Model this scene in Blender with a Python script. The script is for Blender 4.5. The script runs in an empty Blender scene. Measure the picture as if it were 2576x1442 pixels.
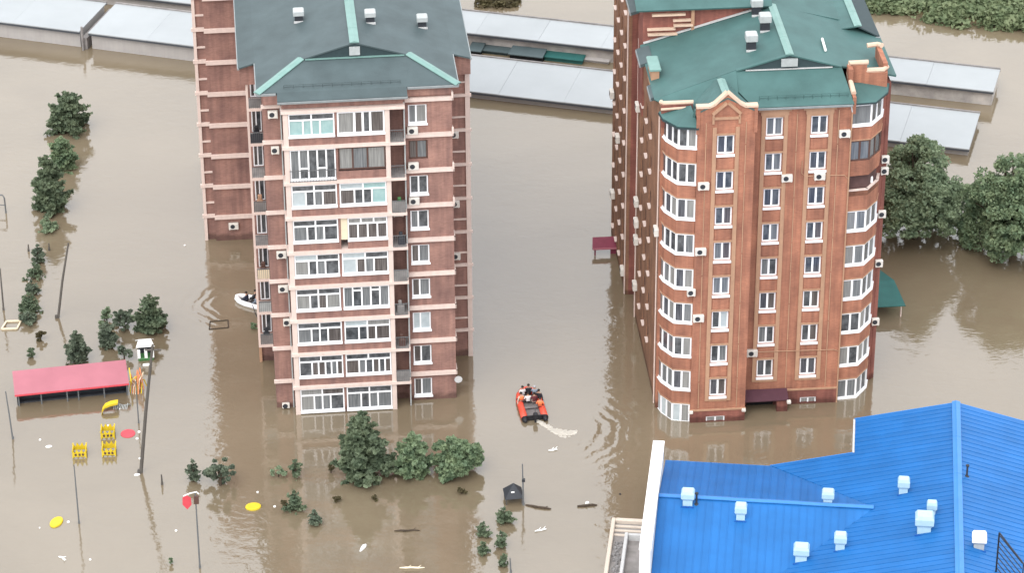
import bpy, math, random
import numpy as np
from mathutils import Vector, Matrix
random.seed(7); np.random.seed(7)
R = math.radians
SC = bpy.context.scene
COL = SC.collection

# ------------------------------------------------------------------ camera, sky, sun, exposure
PITCH, CAM_H, ROLL = R(30), 133.7, R(-0.3)
FOC = 8000.0                      # focal length in units of a picture 2576 wide
cam_d = bpy.data.cameras.new('camera'); cam = bpy.data.objects.new('camera', cam_d); COL.objects.link(cam)
cam_d.sensor_width = 36.0; cam_d.lens = FOC / 2576 * 36.0
cam_d.clip_start = 1.0; cam_d.clip_end = 9000.0
CAMLOC = Vector((0, -CAM_H / math.tan(PITCH), CAM_H))
fwd = Vector((0, math.cos(PITCH), -math.sin(PITCH)))
_up0 = Vector((0, math.sin(PITCH), math.cos(PITCH))); _r0 = Vector((1, 0, 0))
rgt = _r0 * math.cos(ROLL) + _up0 * math.sin(ROLL)
upv = _up0 * math.cos(ROLL) - _r0 * math.sin(ROLL)
M = Matrix((rgt, upv, -fwd)).transposed().to_4x4(); M.translation = CAMLOC
cam.matrix_world = M
SC.camera = cam

world = bpy.data.worlds.new('World'); SC.world = world; world.use_nodes = True
wn = world.node_tree.nodes; wl = world.node_tree.links
bg = wn['Background']
sky = wn.new('ShaderNodeTexSky'); sky.sky_type = 'NISHITA'; sky.sun_disc = False
SUN_EL, SUN_AZ = R(52), R(200)      # azimuth clockwise from +Y; high soft sun behind the camera
sky.sun_elevation = SUN_EL; sky.sun_rotation = SUN_AZ
sky.air_density = 1.0; sky.dust_density = 4.0; sky.ozone_density = 1.0
hs = wn.new('ShaderNodeHueSaturation'); hs.inputs['Saturation'].default_value = 0.22
cloud = wn.new('ShaderNodeMix'); cloud.data_type = 'RGBA'; cloud.inputs['Factor'].default_value = .78     # even cloud deck over the clear sky
cloud.inputs['B'].default_value = (7.4, 7.6, 7.9, 1)
wl.new(sky.outputs[0], hs.inputs['Color']); wl.new(hs.outputs[0], cloud.inputs['A']); wl.new(cloud.outputs['Result'], bg.inputs['Color'])
bg.inputs['Strength'].default_value = 0.15
sun_d = bpy.data.lights.new('sun', 'SUN'); sun = bpy.data.objects.new('sun', sun_d); COL.objects.link(sun)
sun_d.energy = 0.9; sun_d.angle = R(40); sun_d.color = (1.0, 0.96, 0.90)
sdir = Vector((math.sin(SUN_AZ) * math.cos(SUN_EL), math.cos(SUN_AZ) * math.cos(SUN_EL), math.sin(SUN_EL)))
sun.rotation_euler = sdir.to_track_quat('Z', 'Y').to_euler()
vs = SC.view_settings; vs.view_transform = 'Standard'; vs.look = 'None'; vs.exposure = 0.92; vs.gamma = 1.0; vs.use_curve_mapping = False


def at(x, y, z=0.0):
    """survey helper: a spot seen at (x, y) of the 2576-wide picture that stands at height z"""
    r = fwd + rgt * ((x - 1288.0) / FOC) - upv * ((y - 721.0) / FOC)
    t = (z - CAMLOC.z) / r.z
    return CAMLOC + r * t


# ------------------------------------------------------------------ materials
MATS = {}


def mat(name, col, rough=0.7, var=0.12, scale=3.0, bump=0.0, bscale=20.0, spec=0.3, metal=0.0, streak=0.0, ior=1.45, stretch=(1, 1, 1), col2=None, coat=0.0):
    if name in MATS: return MATS[name]
    m = bpy.data.materials.new(name); m.use_nodes = True; MATS[name] = m
    nt = m.node_tree; n = nt.nodes; l = nt.links; b = n['Principled BSDF']
    b.inputs['Roughness'].default_value = rough; b.inputs['Metallic'].default_value = metal
    b.inputs['Specular IOR Level'].default_value = spec; b.inputs['IOR'].default_value = ior
    b.inputs['Coat Weight'].default_value = coat
    tc = n.new('ShaderNodeTexCoord'); mp = n.new('ShaderNodeMapping'); mp.inputs['Scale'].default_value = stretch
    l.new(tc.outputs['Object'], mp.inputs['Vector'])
    nz = n.new('ShaderNodeTexNoise'); nz.inputs['Scale'].default_value = scale; nz.inputs['Detail'].default_value = 5; nz.inputs['Roughness'].default_value = .6
    l.new(mp.outputs[0], nz.inputs['Vector'])
    rp = n.new('ShaderNodeValToRGB'); rp.color_ramp.elements[0].position = .3; rp.color_ramp.elements[1].position = .7
    lo = [c * (1 - var) for c in col] if col2 is None else list(col2)
    hi = [min(1, c * (1 + var)) for c in col] if col2 is None else list(col)
    rp.color_ramp.elements[0].color = (*lo, 1); rp.color_ramp.elements[1].color = (*hi, 1)
    l.new(nz.outputs['Fac'], rp.inputs['Fac'])
    out = rp.outputs['Color']
    oi = n.new('ShaderNodeObjectInfo')
    hv = n.new('ShaderNodeHueSaturation')
    mr = n.new('ShaderNodeMapRange'); mr.inputs['To Min'].default_value = 1 - var * .5; mr.inputs['To Max'].default_value = 1 + var * .5
    l.new(oi.outputs['Random'], mr.inputs['Value']); l.new(mr.outputs[0], hv.inputs['Value']); l.new(out, hv.inputs['Color']); out = hv.outputs[0]
    if streak > 0:
        m2 = n.new('ShaderNodeMapping'); m2.inputs['Scale'].default_value = (2.2, 2.2, .09); l.new(tc.outputs['Object'], m2.inputs['Vector'])
        n2 = n.new('ShaderNodeTexNoise'); n2.inputs['Scale'].default_value = 1.6; n2.inputs['Detail'].default_value = 6; l.new(m2.outputs[0], n2.inputs['Vector'])
        r2 = n.new('ShaderNodeValToRGB'); r2.color_ramp.elements[0].position = .42; r2.color_ramp.elements[1].position = .75
        r2.color_ramp.elements[0].color = (1, 1, 1, 1); r2.color_ramp.elements[1].color = (1 - streak, 1 - streak, 1 - streak * .9, 1)
        l.new(n2.outputs['Fac'], r2.inputs['Fac'])
        mx = n.new('ShaderNodeMix'); mx.data_type = 'RGBA'; mx.blend_type = 'MULTIPLY'; mx.inputs['Factor'].default_value = 1
        l.new(out, mx.inputs['A']); l.new(r2.outputs['Color'], mx.inputs['B']); out = mx.outputs['Result']
    l.new(out, b.inputs['Base Color'])
    if bump > 0:
        nb = n.new('ShaderNodeTexNoise'); nb.inputs['Scale'].default_value = bscale; nb.inputs['Detail'].default_value = 3; l.new(mp.outputs[0], nb.inputs['Vector'])
        bp = n.new('ShaderNodeBump'); bp.inputs['Strength'].default_value = bump; bp.inputs['Distance'].default_value = .03
        l.new(nb.outputs['Fac'], bp.inputs['Height']); l.new(bp.outputs[0], b.inputs['Normal'])
    return m


def brick_mat(name, col, col2, mortar):
    m = bpy.data.materials.new(name); m.use_nodes = True; MATS[name] = m
    nt = m.node_tree; n = nt.nodes; l = nt.links; b = n['Principled BSDF']
    b.inputs['Roughness'].default_value = .85; b.inputs['Specular IOR Level'].default_value = .2
    tc = n.new('ShaderNodeTexCoord')
    sp = n.new('ShaderNodeSeparateXYZ'); l.new(tc.outputs['Object'], sp.inputs[0])
    ad = n.new('ShaderNodeMath'); ad.operation = 'ADD'; l.new(sp.outputs['X'], ad.inputs[0]); l.new(sp.outputs['Y'], ad.inputs[1])
    cb = n.new('ShaderNodeCombineXYZ'); l.new(ad.outputs[0], cb.inputs['X']); l.new(sp.outputs['Z'], cb.inputs['Y'])
    bt = n.new('ShaderNodeTexBrick'); bt.inputs['Scale'].default_value = 1.0
    bt.inputs['Brick Width'].default_value = .26; bt.inputs['Row Height'].default_value = .078; bt.inputs['Mortar Size'].default_value = .006
    bt.inputs['Color1'].default_value = (*col, 1); bt.inputs['Color2'].default_value = (*col2, 1); bt.inputs['Mortar'].default_value = (*mortar, 1)
    l.new(cb.outputs[0], bt.inputs['Vector'])
    nz = n.new('ShaderNodeTexNoise'); nz.inputs['Scale'].default_value = .55; nz.inputs['Detail'].default_value = 6; l.new(tc.outputs['Object'], nz.inputs['Vector'])
    rp = n.new('ShaderNodeValToRGB'); rp.color_ramp.elements[0].position = .3; rp.color_ramp.elements[1].position = .72
    rp.color_ramp.elements[0].color = (.74, .74, .76, 1); rp.color_ramp.elements[1].color = (1.22, 1.20, 1.16, 1); l.new(nz.outputs['Fac'], rp.inputs['Fac'])
    mx = n.new('ShaderNodeMix'); mx.data_type = 'RGBA'; mx.blend_type = 'MULTIPLY'; mx.inputs['Factor'].default_value = 1
    l.new(bt.outputs['Color'], mx.inputs['A']); l.new(rp.outputs['Color'], mx.inputs['B'])
    m2 = n.new('ShaderNodeMapping'); m2.inputs['Scale'].default_value = (1.7, 1.7, .10); l.new(tc.outputs['Object'], m2.inputs['Vector'])
    n2 = n.new('ShaderNodeTexNoise'); n2.inputs['Scale'].default_value = 1.7; n2.inputs['Detail'].default_value = 6; l.new(m2.outputs[0], n2.inputs['Vector'])
    r2 = n.new('ShaderNodeValToRGB'); r2.color_ramp.elements[0].position = .36; r2.color_ramp.elements[1].position = .70
    r2.color_ramp.elements[0].color = (1.12, 1.10, 1.08, 1); r2.color_ramp.elements[1].color = (.80, .80, .82, 1); l.new(n2.outputs['Fac'], r2.inputs['Fac'])
    my = n.new('ShaderNodeMix'); my.data_type = 'RGBA'; my.blend_type = 'MULTIPLY'; my.inputs['Factor'].default_value = 1
    l.new(mx.outputs['Result'], my.inputs['A']); l.new(r2.outputs['Color'], my.inputs['B'])
    nd = n.new('ShaderNodeTexNoise'); nd.inputs['Scale'].default_value = .9; nd.inputs['Detail'].default_value = 4; l.new(tc.outputs['Object'], nd.inputs['Vector'])
    zz = n.new('ShaderNodeMath'); zz.operation = 'ADD'; l.new(sp.outputs['Z'], zz.inputs[0]); l.new(nd.outputs['Fac'], zz.inputs[1])
    dm = n.new('ShaderNodeMapRange'); dm.inputs['From Min'].default_value = .85; dm.inputs['From Max'].default_value = 1.15; dm.inputs['To Min'].default_value = .52; dm.inputs['To Max'].default_value = 1.0; l.new(zz.outputs[0], dm.inputs['Value'])
    mw = n.new('ShaderNodeMix'); mw.data_type = 'RGBA'; mw.blend_type = 'MULTIPLY'; mw.inputs['Factor'].default_value = 1
    l.new(my.outputs['Result'], mw.inputs['A']); l.new(dm.outputs[0], mw.inputs['B'])
    l.new(mw.outputs['Result'], b.inputs['Base Color'])
    bp = n.new('ShaderNodeBump'); bp.inputs['Strength'].default_value = .4; bp.inputs['Distance'].default_value = .01
    l.new(bt.outputs['Fac'], bp.inputs['Height']); bp.invert = True; l.new(bp.outputs[0], b.inputs['Normal'])
    return m


def pane_mat(name, col, curtain=0.0, col2=None):
    """window glass with the room or a curtain behind it"""
    m = bpy.data.materials.new(name); m.use_nodes = True; MATS[name] = m
    nt = m.node_tree; n = nt.nodes; l = nt.links; b = n['Principled BSDF']
    b.inputs['Roughness'].default_value = .06; b.inputs['Specular IOR Level'].default_value = .6; b.inputs['IOR'].default_value = 1.5
    tc = n.new('ShaderNodeTexCoord'); oi = n.new('ShaderNodeObjectInfo')
    va = n.new('ShaderNodeVectorMath'); va.operation = 'ADD'; l.new(tc.outputs['Object'], va.inputs[0])
    sc = n.new('ShaderNodeVectorMath'); sc.operation = 'SCALE'; sc.inputs['Scale'].default_value = 40; 
    cx = n.new('ShaderNodeCombineXYZ'); l.new(oi.outputs['Random'], cx.inputs['X']); l.new(oi.outputs['Random'], cx.inputs['Z'])
    l.new(cx.outputs[0], sc.inputs[0]); l.new(sc.outputs[0], va.inputs[1])
    mp = n.new('ShaderNodeMapping'); mp.inputs['Scale'].default_value = (9, 1, .5) if curtain else (2.2, 1, 1.6); l.new(va.outputs[0], mp.inputs['Vector'])
    nz = n.new('ShaderNodeTexNoise'); nz.inputs['Scale'].default_value = 1.0; nz.inputs['Detail'].default_value = 3; l.new(mp.outputs[0], nz.inputs['Vector'])
    rp = n.new('ShaderNodeValToRGB'); rp.color_ramp.elements[0].position = .38; rp.color_ramp.elements[1].position = .66
    rp.color_ramp.elements[0].color = (*col, 1); rp.color_ramp.elements[1].color = (*(col2 or [c * 1.8 for c in col]), 1)
    l.new(nz.outputs['Fac'], rp.inputs['Fac']); l.new(rp.outputs['Color'], b.inputs['Base Color'])
    return m


brick1 = brick_mat('brick_plum', (0.3, 0.172, 0.145), (0.25, 0.14, 0.118), (0.28, 0.18, 0.155))
brick2 = brick_mat('brick_orange', (0.375, 0.165, 0.106), (0.315, 0.136, 0.09), (0.35, 0.19, 0.135))
brick3 = brick_mat('brick_dark_red', (0.25, 0.098, 0.078), (0.21, 0.082, 0.067), (0.23, 0.11, 0.09))
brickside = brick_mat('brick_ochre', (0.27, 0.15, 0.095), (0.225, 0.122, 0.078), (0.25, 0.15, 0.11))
cream = mat('cream_plaster', (0.66, 0.535, 0.48), .8, .05, 2, streak=.10)
tan = mat('tan_plaster', (0.416, 0.248, 0.160), .8, .08, 2, streak=.15)
whitep = mat('white_pvc', (.86, .86, .88), .35, .03, 4, spec=.4)
brownp = mat('brown_pvc', (.10, .055, .045), .4, .1, 4)
creampanel = mat('cream_panel', (.70, .60, .44), .6, .04)
green1 = mat('roof_green_grey', (0.066, 0.09, 0.095), .55, .16, .45, bump=.25, bscale=9, spec=.3, stretch=(1, 1, 1))
green2 = mat('roof_teal', (0.058, 0.125, 0.12), .55, .16, .45, bump=.25, bscale=9, spec=.3)
capgreen = mat('ridge_cap_mint', (0.17, 0.29, 0.265), .4, .08, 1.5, spec=.4)
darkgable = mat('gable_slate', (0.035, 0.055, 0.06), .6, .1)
whitetrim = mat('white_metal_trim', (0.515, 0.515, 0.515), .45, .08, 3)
greyvent = mat('vent_grey', (0.390, 0.413, 0.413), .5, .1, 3)
dark = mat('dark_opening', (.012, .012, .014), .8, .1)
dark2 = mat('dark_shade_metal', (.035, .038, .045), .6, .1)
acwhite = mat('ac_white', (0.624, 0.593, 0.546), .5, .05)
blue = mat('roof_blue', (0.012, 0.122, 0.36),   .45, .12, .35, spec=.35, bump=.08, bscale=4)
bluecap = mat('ridge_cap_blue', (0.04, 0.19, 0.5), .34, .05, 1, spec=.5)
bluebase = mat('roof_blue_under', (0.016, 0.086, 0.328), .5, .05, 1)
ventblue = mat('vent_pale_blue', (0.390, 0.546, 0.624), .45, .06, 3)
whitewall = mat('white_render', (0.640, 0.647, 0.655), .75, .04, 1.2, streak=.1)
shedroof = mat('shed_roof_white', (0.335, 0.355, 0.365), .5, .05, .25, streak=.0, spec=.4)
shedwall = mat('shed_wall_grey', (0.37, 0.35, 0.335), .85, .07, .6, streak=.08)
shedstain = mat('shed_wall_peeling', (.58, .54, .50), .85, .1, .35, col2=(.20, .19, .185))
eavedark = mat('eave_dark', (.06, .065, .075), .7, .1)
concrete = mat('concrete_grey', (0.234, 0.218, 0.211), .85, .25, 1.2, bump=.2)
ramp_edge = mat('ramp_edge_cream', (.55, .48, .41), .8, .08, 2)
rubble = mat('rubble_grey', (.26, .25, .25), .9, .4, 4, bump=.6)
redroof = mat('roof_coral', (0.37, 0.135, 0.165), .5, .07, .5)
purple = mat('canopy_plum', (0.074, 0.031, 0.043), .55, .1, 2)
pinkc = mat('canopy_maroon', (0.195, 0.039, 0.066), .55, .1, 2)
tealc = mat('canopy_teal', (0.027, 0.113, 0.105), .55, .1, 1)
wood = mat('pole_weathered', (.10, .09, .08), .9, .2, 3, stretch=(3, 3, .4))
steel = mat('lamp_steel', (.13, .135, .14), .5, .1, 2)
yellow = mat('play_yellow', (0.608, 0.452, 0.027), .45, .06, 3)
orange = mat('play_orange', (.70, .26, .12), .5, .15, 3)
playred = mat('play_red', (.58, .07, .09), .5, .1, 2)
playgreen = mat('play_green', (.06, .17, .06), .5, .1, 2)
floatwhite = mat('float_white', (.82, .82, .80), .5, .05, 3)
boatorange = mat('boat_orange', (.66, .085, .05), .45, .08, 2, spec=.5)
boatwhite = mat('boat_white', (.80, .80, .82), .45, .04, 2, spec=.5)
boatdark = mat('boat_black', (.02, .02, .024), .5, .1, 2)
boatfloor = mat('boat_floor_grey', (.16, .15, .15), .7, .15, 3)
bark = mat('bark', (.065, .048, .035), .95, .2, 6)
reedmat = mat('mud_bank', (.16, .13, .07), .95, .2, .3)
foam = mat('foam', (0.46, 0.43, 0.38), .9, .12, 2.2, bump=.5, bscale=6)
corebrown = mat('room_brown', (.085, .048, .045), .9, .2, 1.5)
guttergrey = mat('gutter_grey', (.24, .26, .265), .5, .12, 2)
bolster = mat('coping_cream', (0.592, 0.440, 0.336), .8, .07, 2)

pane_dark = pane_mat('glass_dark', (.048, .052, .058), 0, (.130, .138, .148))
pane_curt = pane_mat('glass_curtain', (.12, .128, .135), 1, (.21, .22, .228))
pane_warm = pane_mat('glass_warm', (.070, .060, .058), 1, (.145, .128, .122))
pane_grey = pane_mat('glass_grey', (.20, .20, .195), 1, (.28, .28, .27))
pane_teal = pane_mat('glass_teal_blind', (.26, .40, .40), 0, (.32, .46, .455))
pane_pale = pane_mat('glass_pale_blind', (.38, .43, .45), 0, (.45, .50, .52))
pane_blue = pane_mat('glass_blue', (.048, .051, .062), 1, (.115, .120, .138))


def leaf_mat(name, c1, c2):
    m = bpy.data.materials.new(name); m.use_nodes = True; MATS[name] = m
    nt = m.node_tree; n = nt.nodes; l = nt.links; b = n['Principled BSDF']
    b.inputs['Roughness'].default_value = .6; b.inputs['Specular IOR Level'].default_value = .25
    tc = n.new('ShaderNodeTexCoord'); nz = n.new('ShaderNodeTexNoise'); nz.inputs['Scale'].default_value = 1.1; nz.inputs['Detail'].default_value = 6
    l.new(tc.outputs['Object'], nz.inputs['Vector'])
    rp = n.new('ShaderNodeValToRGB'); rp.color_ramp.elements[0].position = .34; rp.color_ramp.elements[1].position = .66
    rp.color_ramp.elements[0].color = (*c1, 1); rp.color_ramp.elements[1].color = (*c2, 1); l.new(nz.outputs['Fac'], rp.inputs['Fac'])
    l.new(rp.outputs['Color'], b.inputs['Base Color'])
    tr = n.new('ShaderNodeBsdfTranslucent'); l.new(rp.outputs['Color'], tr.inputs['Color'])
    ms = n.new('ShaderNodeMixShader'); ms.inputs[0].default_value = .36
    l.new(b.outputs[0], ms.inputs[1]); l.new(tr.outputs[0], ms.inputs[2]); l.new(ms.outputs[0], n['Material Output'].inputs['Surface'])
    return m


leaf_con = leaf_mat('needles_dark', (0.105, 0.145, 0.092), (0.19, 0.235, 0.145))
leaf_con2 = leaf_mat('needles_bluish', (0.105, 0.135, 0.098), (0.185, 0.222, 0.155))
leaf_dec = leaf_mat('leaves_green', (0.165, 0.225, 0.142), (0.29, 0.36, 0.225))
leaf_dec2 = leaf_mat('leaves_mid', (0.14, 0.21, 0.128), (0.26, 0.33, 0.19))
leaf_bank = leaf_mat('leaves_bank', (0.14, 0.19, 0.1), (0.245, 0.29, 0.16))
leaf_dry = leaf_mat('leaves_brownish', (.085, .070, .040), (.150, .130, .065))


def water_mat():
    m = bpy.data.materials.new('flood_water'); m.use_nodes = True
    nt = m.node_tree; n = nt.nodes; l = nt.links; b = n['Principled BSDF']
    b.inputs['Roughness'].default_value = .04; b.inputs['IOR'].default_value = 2.1; b.inputs['Specular IOR Level'].default_value = .5
    tc = n.new('ShaderNodeTexCoord')
    nz = n.new('ShaderNodeTexNoise'); nz.inputs['Scale'].default_value = .045; nz.inputs['Detail'].default_value = 7; nz.inputs['Roughness'].default_value = .55; nz.inputs['Distortion'].default_value = .8
    l.new(tc.outputs['Object'], nz.inputs['Vector'])
    rp = n.new('ShaderNodeValToRGB'); rp.color_ramp.elements[0].position = .3; rp.color_ramp.elements[1].position = .7
    rp.color_ramp.elements[0].color = (.156, .122, .080, 1); rp.color_ramp.elements[1].color = (.204, .163, .110, 1)
    l.new(nz.outputs['Fac'], rp.inputs['Fac']); l.new(rp.outputs['Color'], b.inputs['Base Color'])
    # ripples: two scales of chop, wind streaks, and rings where the boats went
    def noise(scale, st, det=3, dist=0.0):
        mp = n.new('ShaderNodeMapping'); mp.inputs['Scale'].default_value = st; l.new(tc.outputs['Object'], mp.inputs['Vector'])
        q = n.new('ShaderNodeTexNoise'); q.inputs['Scale'].default_value = scale; q.inputs['Detail'].default_value = det; q.inputs['Distortion'].default_value = dist
        l.new(mp.outputs[0], q.inputs['Vector']); return q.outputs['Fac']
    def math_(op, a, c):
        q = n.new('ShaderNodeMath'); q.operation = op
        for i, v in enumerate((a, c)):
            if isinstance(v, (int, float)): q.inputs[i].default_value = v
            else: l.new(v, q.inputs[i])
        return q.outputs[0]
    patch = n.new('ShaderNodeMapRange'); patch.inputs['From Min'].default_value = .40; patch.inputs['From Max'].default_value = .68
    patch.inputs['To Min'].default_value = .45; patch.inputs['To Max'].default_value = 1.0
    l.new(noise(.05, (1, 1.6, 1), 3), patch.inputs['Value'])
    h = math_('MULTIPLY', noise(.55, (1, .75, 1), 2), .024)
    h2 = math_('MULTIPLY', noise(2.4, (.7, 1.3, 1), 3), .010)
    h3 = math_('MULTIPLY', noise(1.15, (.75, 1.2, 1), 4, .6), .030)
    tot = math_('MULTIPLY', math_('ADD', math_('ADD', h, h2), h3), patch.outputs[0])
    def rings(cx, cy, wl_, inner, outer, amp, ang=None):
        mp = n.new('ShaderNodeMapping'); mp.inputs['Location'].default_value = (-cx, -cy, 0); l.new(tc.outputs['Object'], mp.inputs['Vector'])
        ln = n.new('ShaderNodeVectorMath'); ln.operation = 'LENGTH'; l.new(mp.outputs[0], ln.inputs[0])
        d = ln.outputs['Value']
        dj = math_('ADD', d, math_('MULTIPLY', noise(.45, (1, 1, 1), 4), 1.6))
        s = math_('SINE', math_('MULTIPLY', dj, 2 * math.pi / wl_), 0)
        f1 = n.new('ShaderNodeMapRange'); f1.inputs['From Min'].default_value = inner; f1.inputs['From Max'].default_value = inner + 2; l.new(d, f1.inputs['Value'])
        f2 = n.new('ShaderNodeMapRange'); f2.inputs['From Min'].default_value = outer; f2.inputs['From Max'].default_value = inner + 2; l.new(d, f2.inputs['Value'])
        a = math_('MULTIPLY', math_('MULTIPLY', f1.outputs[0], f2.outputs[0]), s)
        if ang:
            sp = n.new('ShaderNodeVectorMath'); sp.operation = 'NORMALIZE'; l.new(mp.outputs[0], sp.inputs[0])
            dt = n.new('ShaderNodeVectorMath'); dt.operation = 'DOT_PRODUCT'; l.new(sp.outputs[0], dt.inputs[0]); dt.inputs[1].default_value = (math.cos(ang), math.sin(ang), 0)
            f3 = n.new('ShaderNodeMapRange'); f3.inputs['From Min'].default_value = .35; f3.inputs['From Max'].default_value = .8; l.new(dt.outputs['Value'], f3.inputs['Value'])
            a = math_('MULTIPLY', a, f3.outputs[0])
        return math_('MULTIPLY', a, amp)
    p = at(1395, 1085); tot = math_('ADD', tot, rings(p.x, p.y, .95, 1.5, 10, .0065, R(-10)))
    p = at(600, 760); tot = math_('ADD', tot, rings(p.x, p.y, .9, 1.0, 6.0, .011, R(195)))
    bp = n.new('ShaderNodeBump'); bp.inputs['Strength'].default_value = 1.0; bp.inputs['Distance'].default_value = 1.0
    l.new(tot, bp.inputs['Height']); l.new(bp.outputs[0], b.inputs['Normal'])
    return m


# ------------------------------------------------------------------ mesh helpers
class MB:
    def __init__(s): s.v = []; s.f = []; s.mi = []; s.cur = 0
    def _f(s, idx): s.f.append(idx); s.mi.append(s.cur)
    def poly(s, pts):
        b = len(s.v); s.v += [tuple(p) for p in pts]; s._f(tuple(range(b, b + len(pts)))); return s
    def box(s, x0, x1, y0, y1, z0, z1):
        b = len(s.v)
        s.v += [(x0, y0, z0), (x1, y0, z0), (x1, y1, z0), (x0, y1, z0), (x0, y0, z1), (x1, y0, z1), (x1, y1, z1), (x0, y1, z1)]
        for q in ((0, 3, 2, 1), (4, 5, 6, 7), (0, 1, 5, 4), (1, 2, 6, 5), (2, 3, 7, 6), (3, 0, 4, 7)): s._f(tuple(b + i for i in q))
        return s
    def bbox(s, x0, x1, y0, y1, z0, z1, c=.03):
        """box with chamfered upright and top edges"""
        ring = [(x0 + c, y0), (x1 - c, y0), (x1, y0 + c), (x1, y1 - c), (x1 - c, y1), (x0 + c, y1), (x0, y1 - c), (x0, y0 + c)]
        cx, cy = (x0 + x1) / 2, (y0 + y1) / 2
        tx = lambda p, k: (cx + (p[0] - cx) * k[0], cy + (p[1] - cy) * k[1])
        k = (1 - 2 * c / (x1 - x0), 1 - 2 * c / (y1 - y0))
        s.loft([[(p[0], p[1], z0) for p in ring], [(p[0], p[1], z1 - c) for p in ring], [(*tx(p, k), z1) for p in ring]]); return s
    def loft(s, rings, caps=True):
        b = len(s.v); n = len(rings[0])
        for r in rings: s.v += [tuple(p) for p in r]
        for j in range(len(rings) - 1):
            for i in range(n):
                a = b + j * n + i; c = b + j * n + (i + 1) % n
                s._f((a, c, c + n, a + n))
        if caps:
            s._f(tuple(b + i for i in reversed(range(n)))); s._f(tuple(b + (len(rings) - 1) * n + i for i in range(n)))
        return s
    def prism(s, pts, z0, z1):
        return s.loft([[(p[0], p[1], z0) for p in pts], [(p[0], p[1], z1) for p in pts]])
    def slab(s, pts, th):
        """planar polygon in space given thickness downwards along its normal"""
        P = [Vector(p) for p in pts]; nrm = Vector((0, 0, 0))
        for i in range(len(P)): nrm += P[i].cross(P[(i + 1) % len(P)])
        nrm.normalize()
        if nrm.z < 0: P.reverse(); nrm = -nrm
        return s.loft([[p - nrm * th for p in P], P])
    def tube(s, p0, p1, r0, r1=None, n=8, caps=True):
        r1 = r0 if r1 is None else r1
        p0, p1 = Vector(p0), Vector(p1); d = (p1 - p0).normalized()
        a = d.cross(Vector((0, 0, 1)) if abs(d.z) < .9 else Vector((1, 0, 0))).normalized(); c = d.cross(a)
        ring = lambda p, r: [p + (a * math.cos(2 * math.pi * i / n) + c * math.sin(2 * math.pi * i / n)) * r for i in range(n)]
        return s.loft([ring(p0, r0), ring(p1, r1)], caps)
    def path(s, pts, r, n=8):
        """tube along a polyline with shared rings; r may be a list"""
        P = [Vector(p) for p in pts]; rs = r if isinstance(r, (list, tuple)) else [r] * len(P)
        rings = []
        for i, p in enumerate(P):
            d = ((P[min(i + 1, len(P) - 1)] - P[max(i - 1, 0)])).normalized()
            a = d.cross(Vector((0, 0, 1)) if abs(d.z) < .95 else Vector((1, 0, 0))).normalized(); c = d.cross(a)
            rings.append([p + (a * math.cos(2 * math.pi * k / n) + c * math.sin(2 * math.pi * k / n)) * rs[i] for k in range(n)])
        return s.loft(rings)
    def bar(s, p0, p1, w, h):
        """rectangular bar, w across and h tall (normal kept near up)"""
        p0, p1 = Vector(p0), Vector(p1); d = (p1 - p0).normalized()
        a = d.cross(Vector((0, 0, 1)) if abs(d.z) < .95 else Vector((0, 1, 0))).normalized(); c = a.cross(d)
        ring = lambda p: [p - a * w / 2, p + a * w / 2, p + a * w / 2 + c * h, p - a * w / 2 + c * h]
        return s.loft([ring(p0), ring(p1)])
    def plate(s, x0, x1, z0, z1, holes, y0, y1, back=True):
        """upright plate facing -y with rectangular holes, front y0, back y1"""
        xs = sorted({x0, x1, *[h[0] for h in holes], *[h[1] for h in holes]}); zs = sorted({z0, z1, *[h[2] for h in holes], *[h[3] for h in holes]})
        inside = lambda x, z: any(h[0] < x < h[1] and h[2] < z < h[3] for h in holes)
        for i in range(len(xs) - 1):
            for j in range(len(zs) - 1):
                if inside((xs[i] + xs[i + 1]) / 2, (zs[j] + zs[j + 1]) / 2): continue
                a, b, c, d = xs[i], xs[i + 1], zs[j], zs[j + 1]
                s.poly([(a, y0, c), (b, y0, c), (b, y0, d), (a, y0, d)])
                if back: s.poly([(b, y1, c), (a, y1, c), (a, y1, d), (b, y1, d)])
        for (a, b, c, d) in holes:
            s.poly([(a, y0, c), (a, y1, c), (b, y1, c), (b, y0, c)][::-1]); s.poly([(a, y0, d), (a, y1, d), (b, y1, d), (b, y0, d)])
            s.poly([(a, y0, c), (a, y1, c), (a, y1, d), (a, y0, d)]); s.poly([(b, y0, c), (b, y1, c), (b, y1, d), (b, y0, d)][::-1])
        for (p, q) in (((x0, z0), (x0, z1)), ((x0, z1), (x1, z1)), ((x1, z1), (x1, z0)), ((x1, z0), (x0, z0))):
            s.poly([(p[0], y0, p[1]), (q[0], y0, q[1]), (q[0], y1, q[1]), (p[0], y1, p[1])])
        return s
    def mesh(s, name, mats):
        me = bpy.data.meshes.new(name); me.from_pydata(s.v, [], s.f)
        ms = mats if isinstance(mats, (list, tuple)) else [mats]
        for m in ms: me.materials.append(m)
        if len(ms) > 1: me.polygons.foreach_set('material_index', s.mi)
        me.update(); return me
    def build(s, name, mats, parent=None, smooth=False, loc=None, rz=0):
        me = s.mesh(name, mats)
        if smooth: me.polygons.foreach_set('use_smooth', [True] * len(me.polygons))
        return link(name, me, parent, loc, rz)


def link(name, me, parent=None, loc=None, rz=0):
    o = bpy.data.objects.new(name, me); COL.objects.link(o)
    if parent is not None: o.parent = parent
    if loc is not None: o.location = loc
    if rz: o.rotation_euler = (0, 0, rz)
    return o


def tag(o, label, cat, group=None, kind=None):
    if label: o['label'] = label
    if cat: o['category'] = cat
    if group: o['group'] = group
    if kind: o['kind'] = kind
    return o


def thing(name, label, cat, loc=(0, 0, 0), rz=0, group=None):
    o = link(name, None, None, loc, rz); o.empty_display_size = .5
    return tag(o, label, cat, group)


_shared = {}


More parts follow.
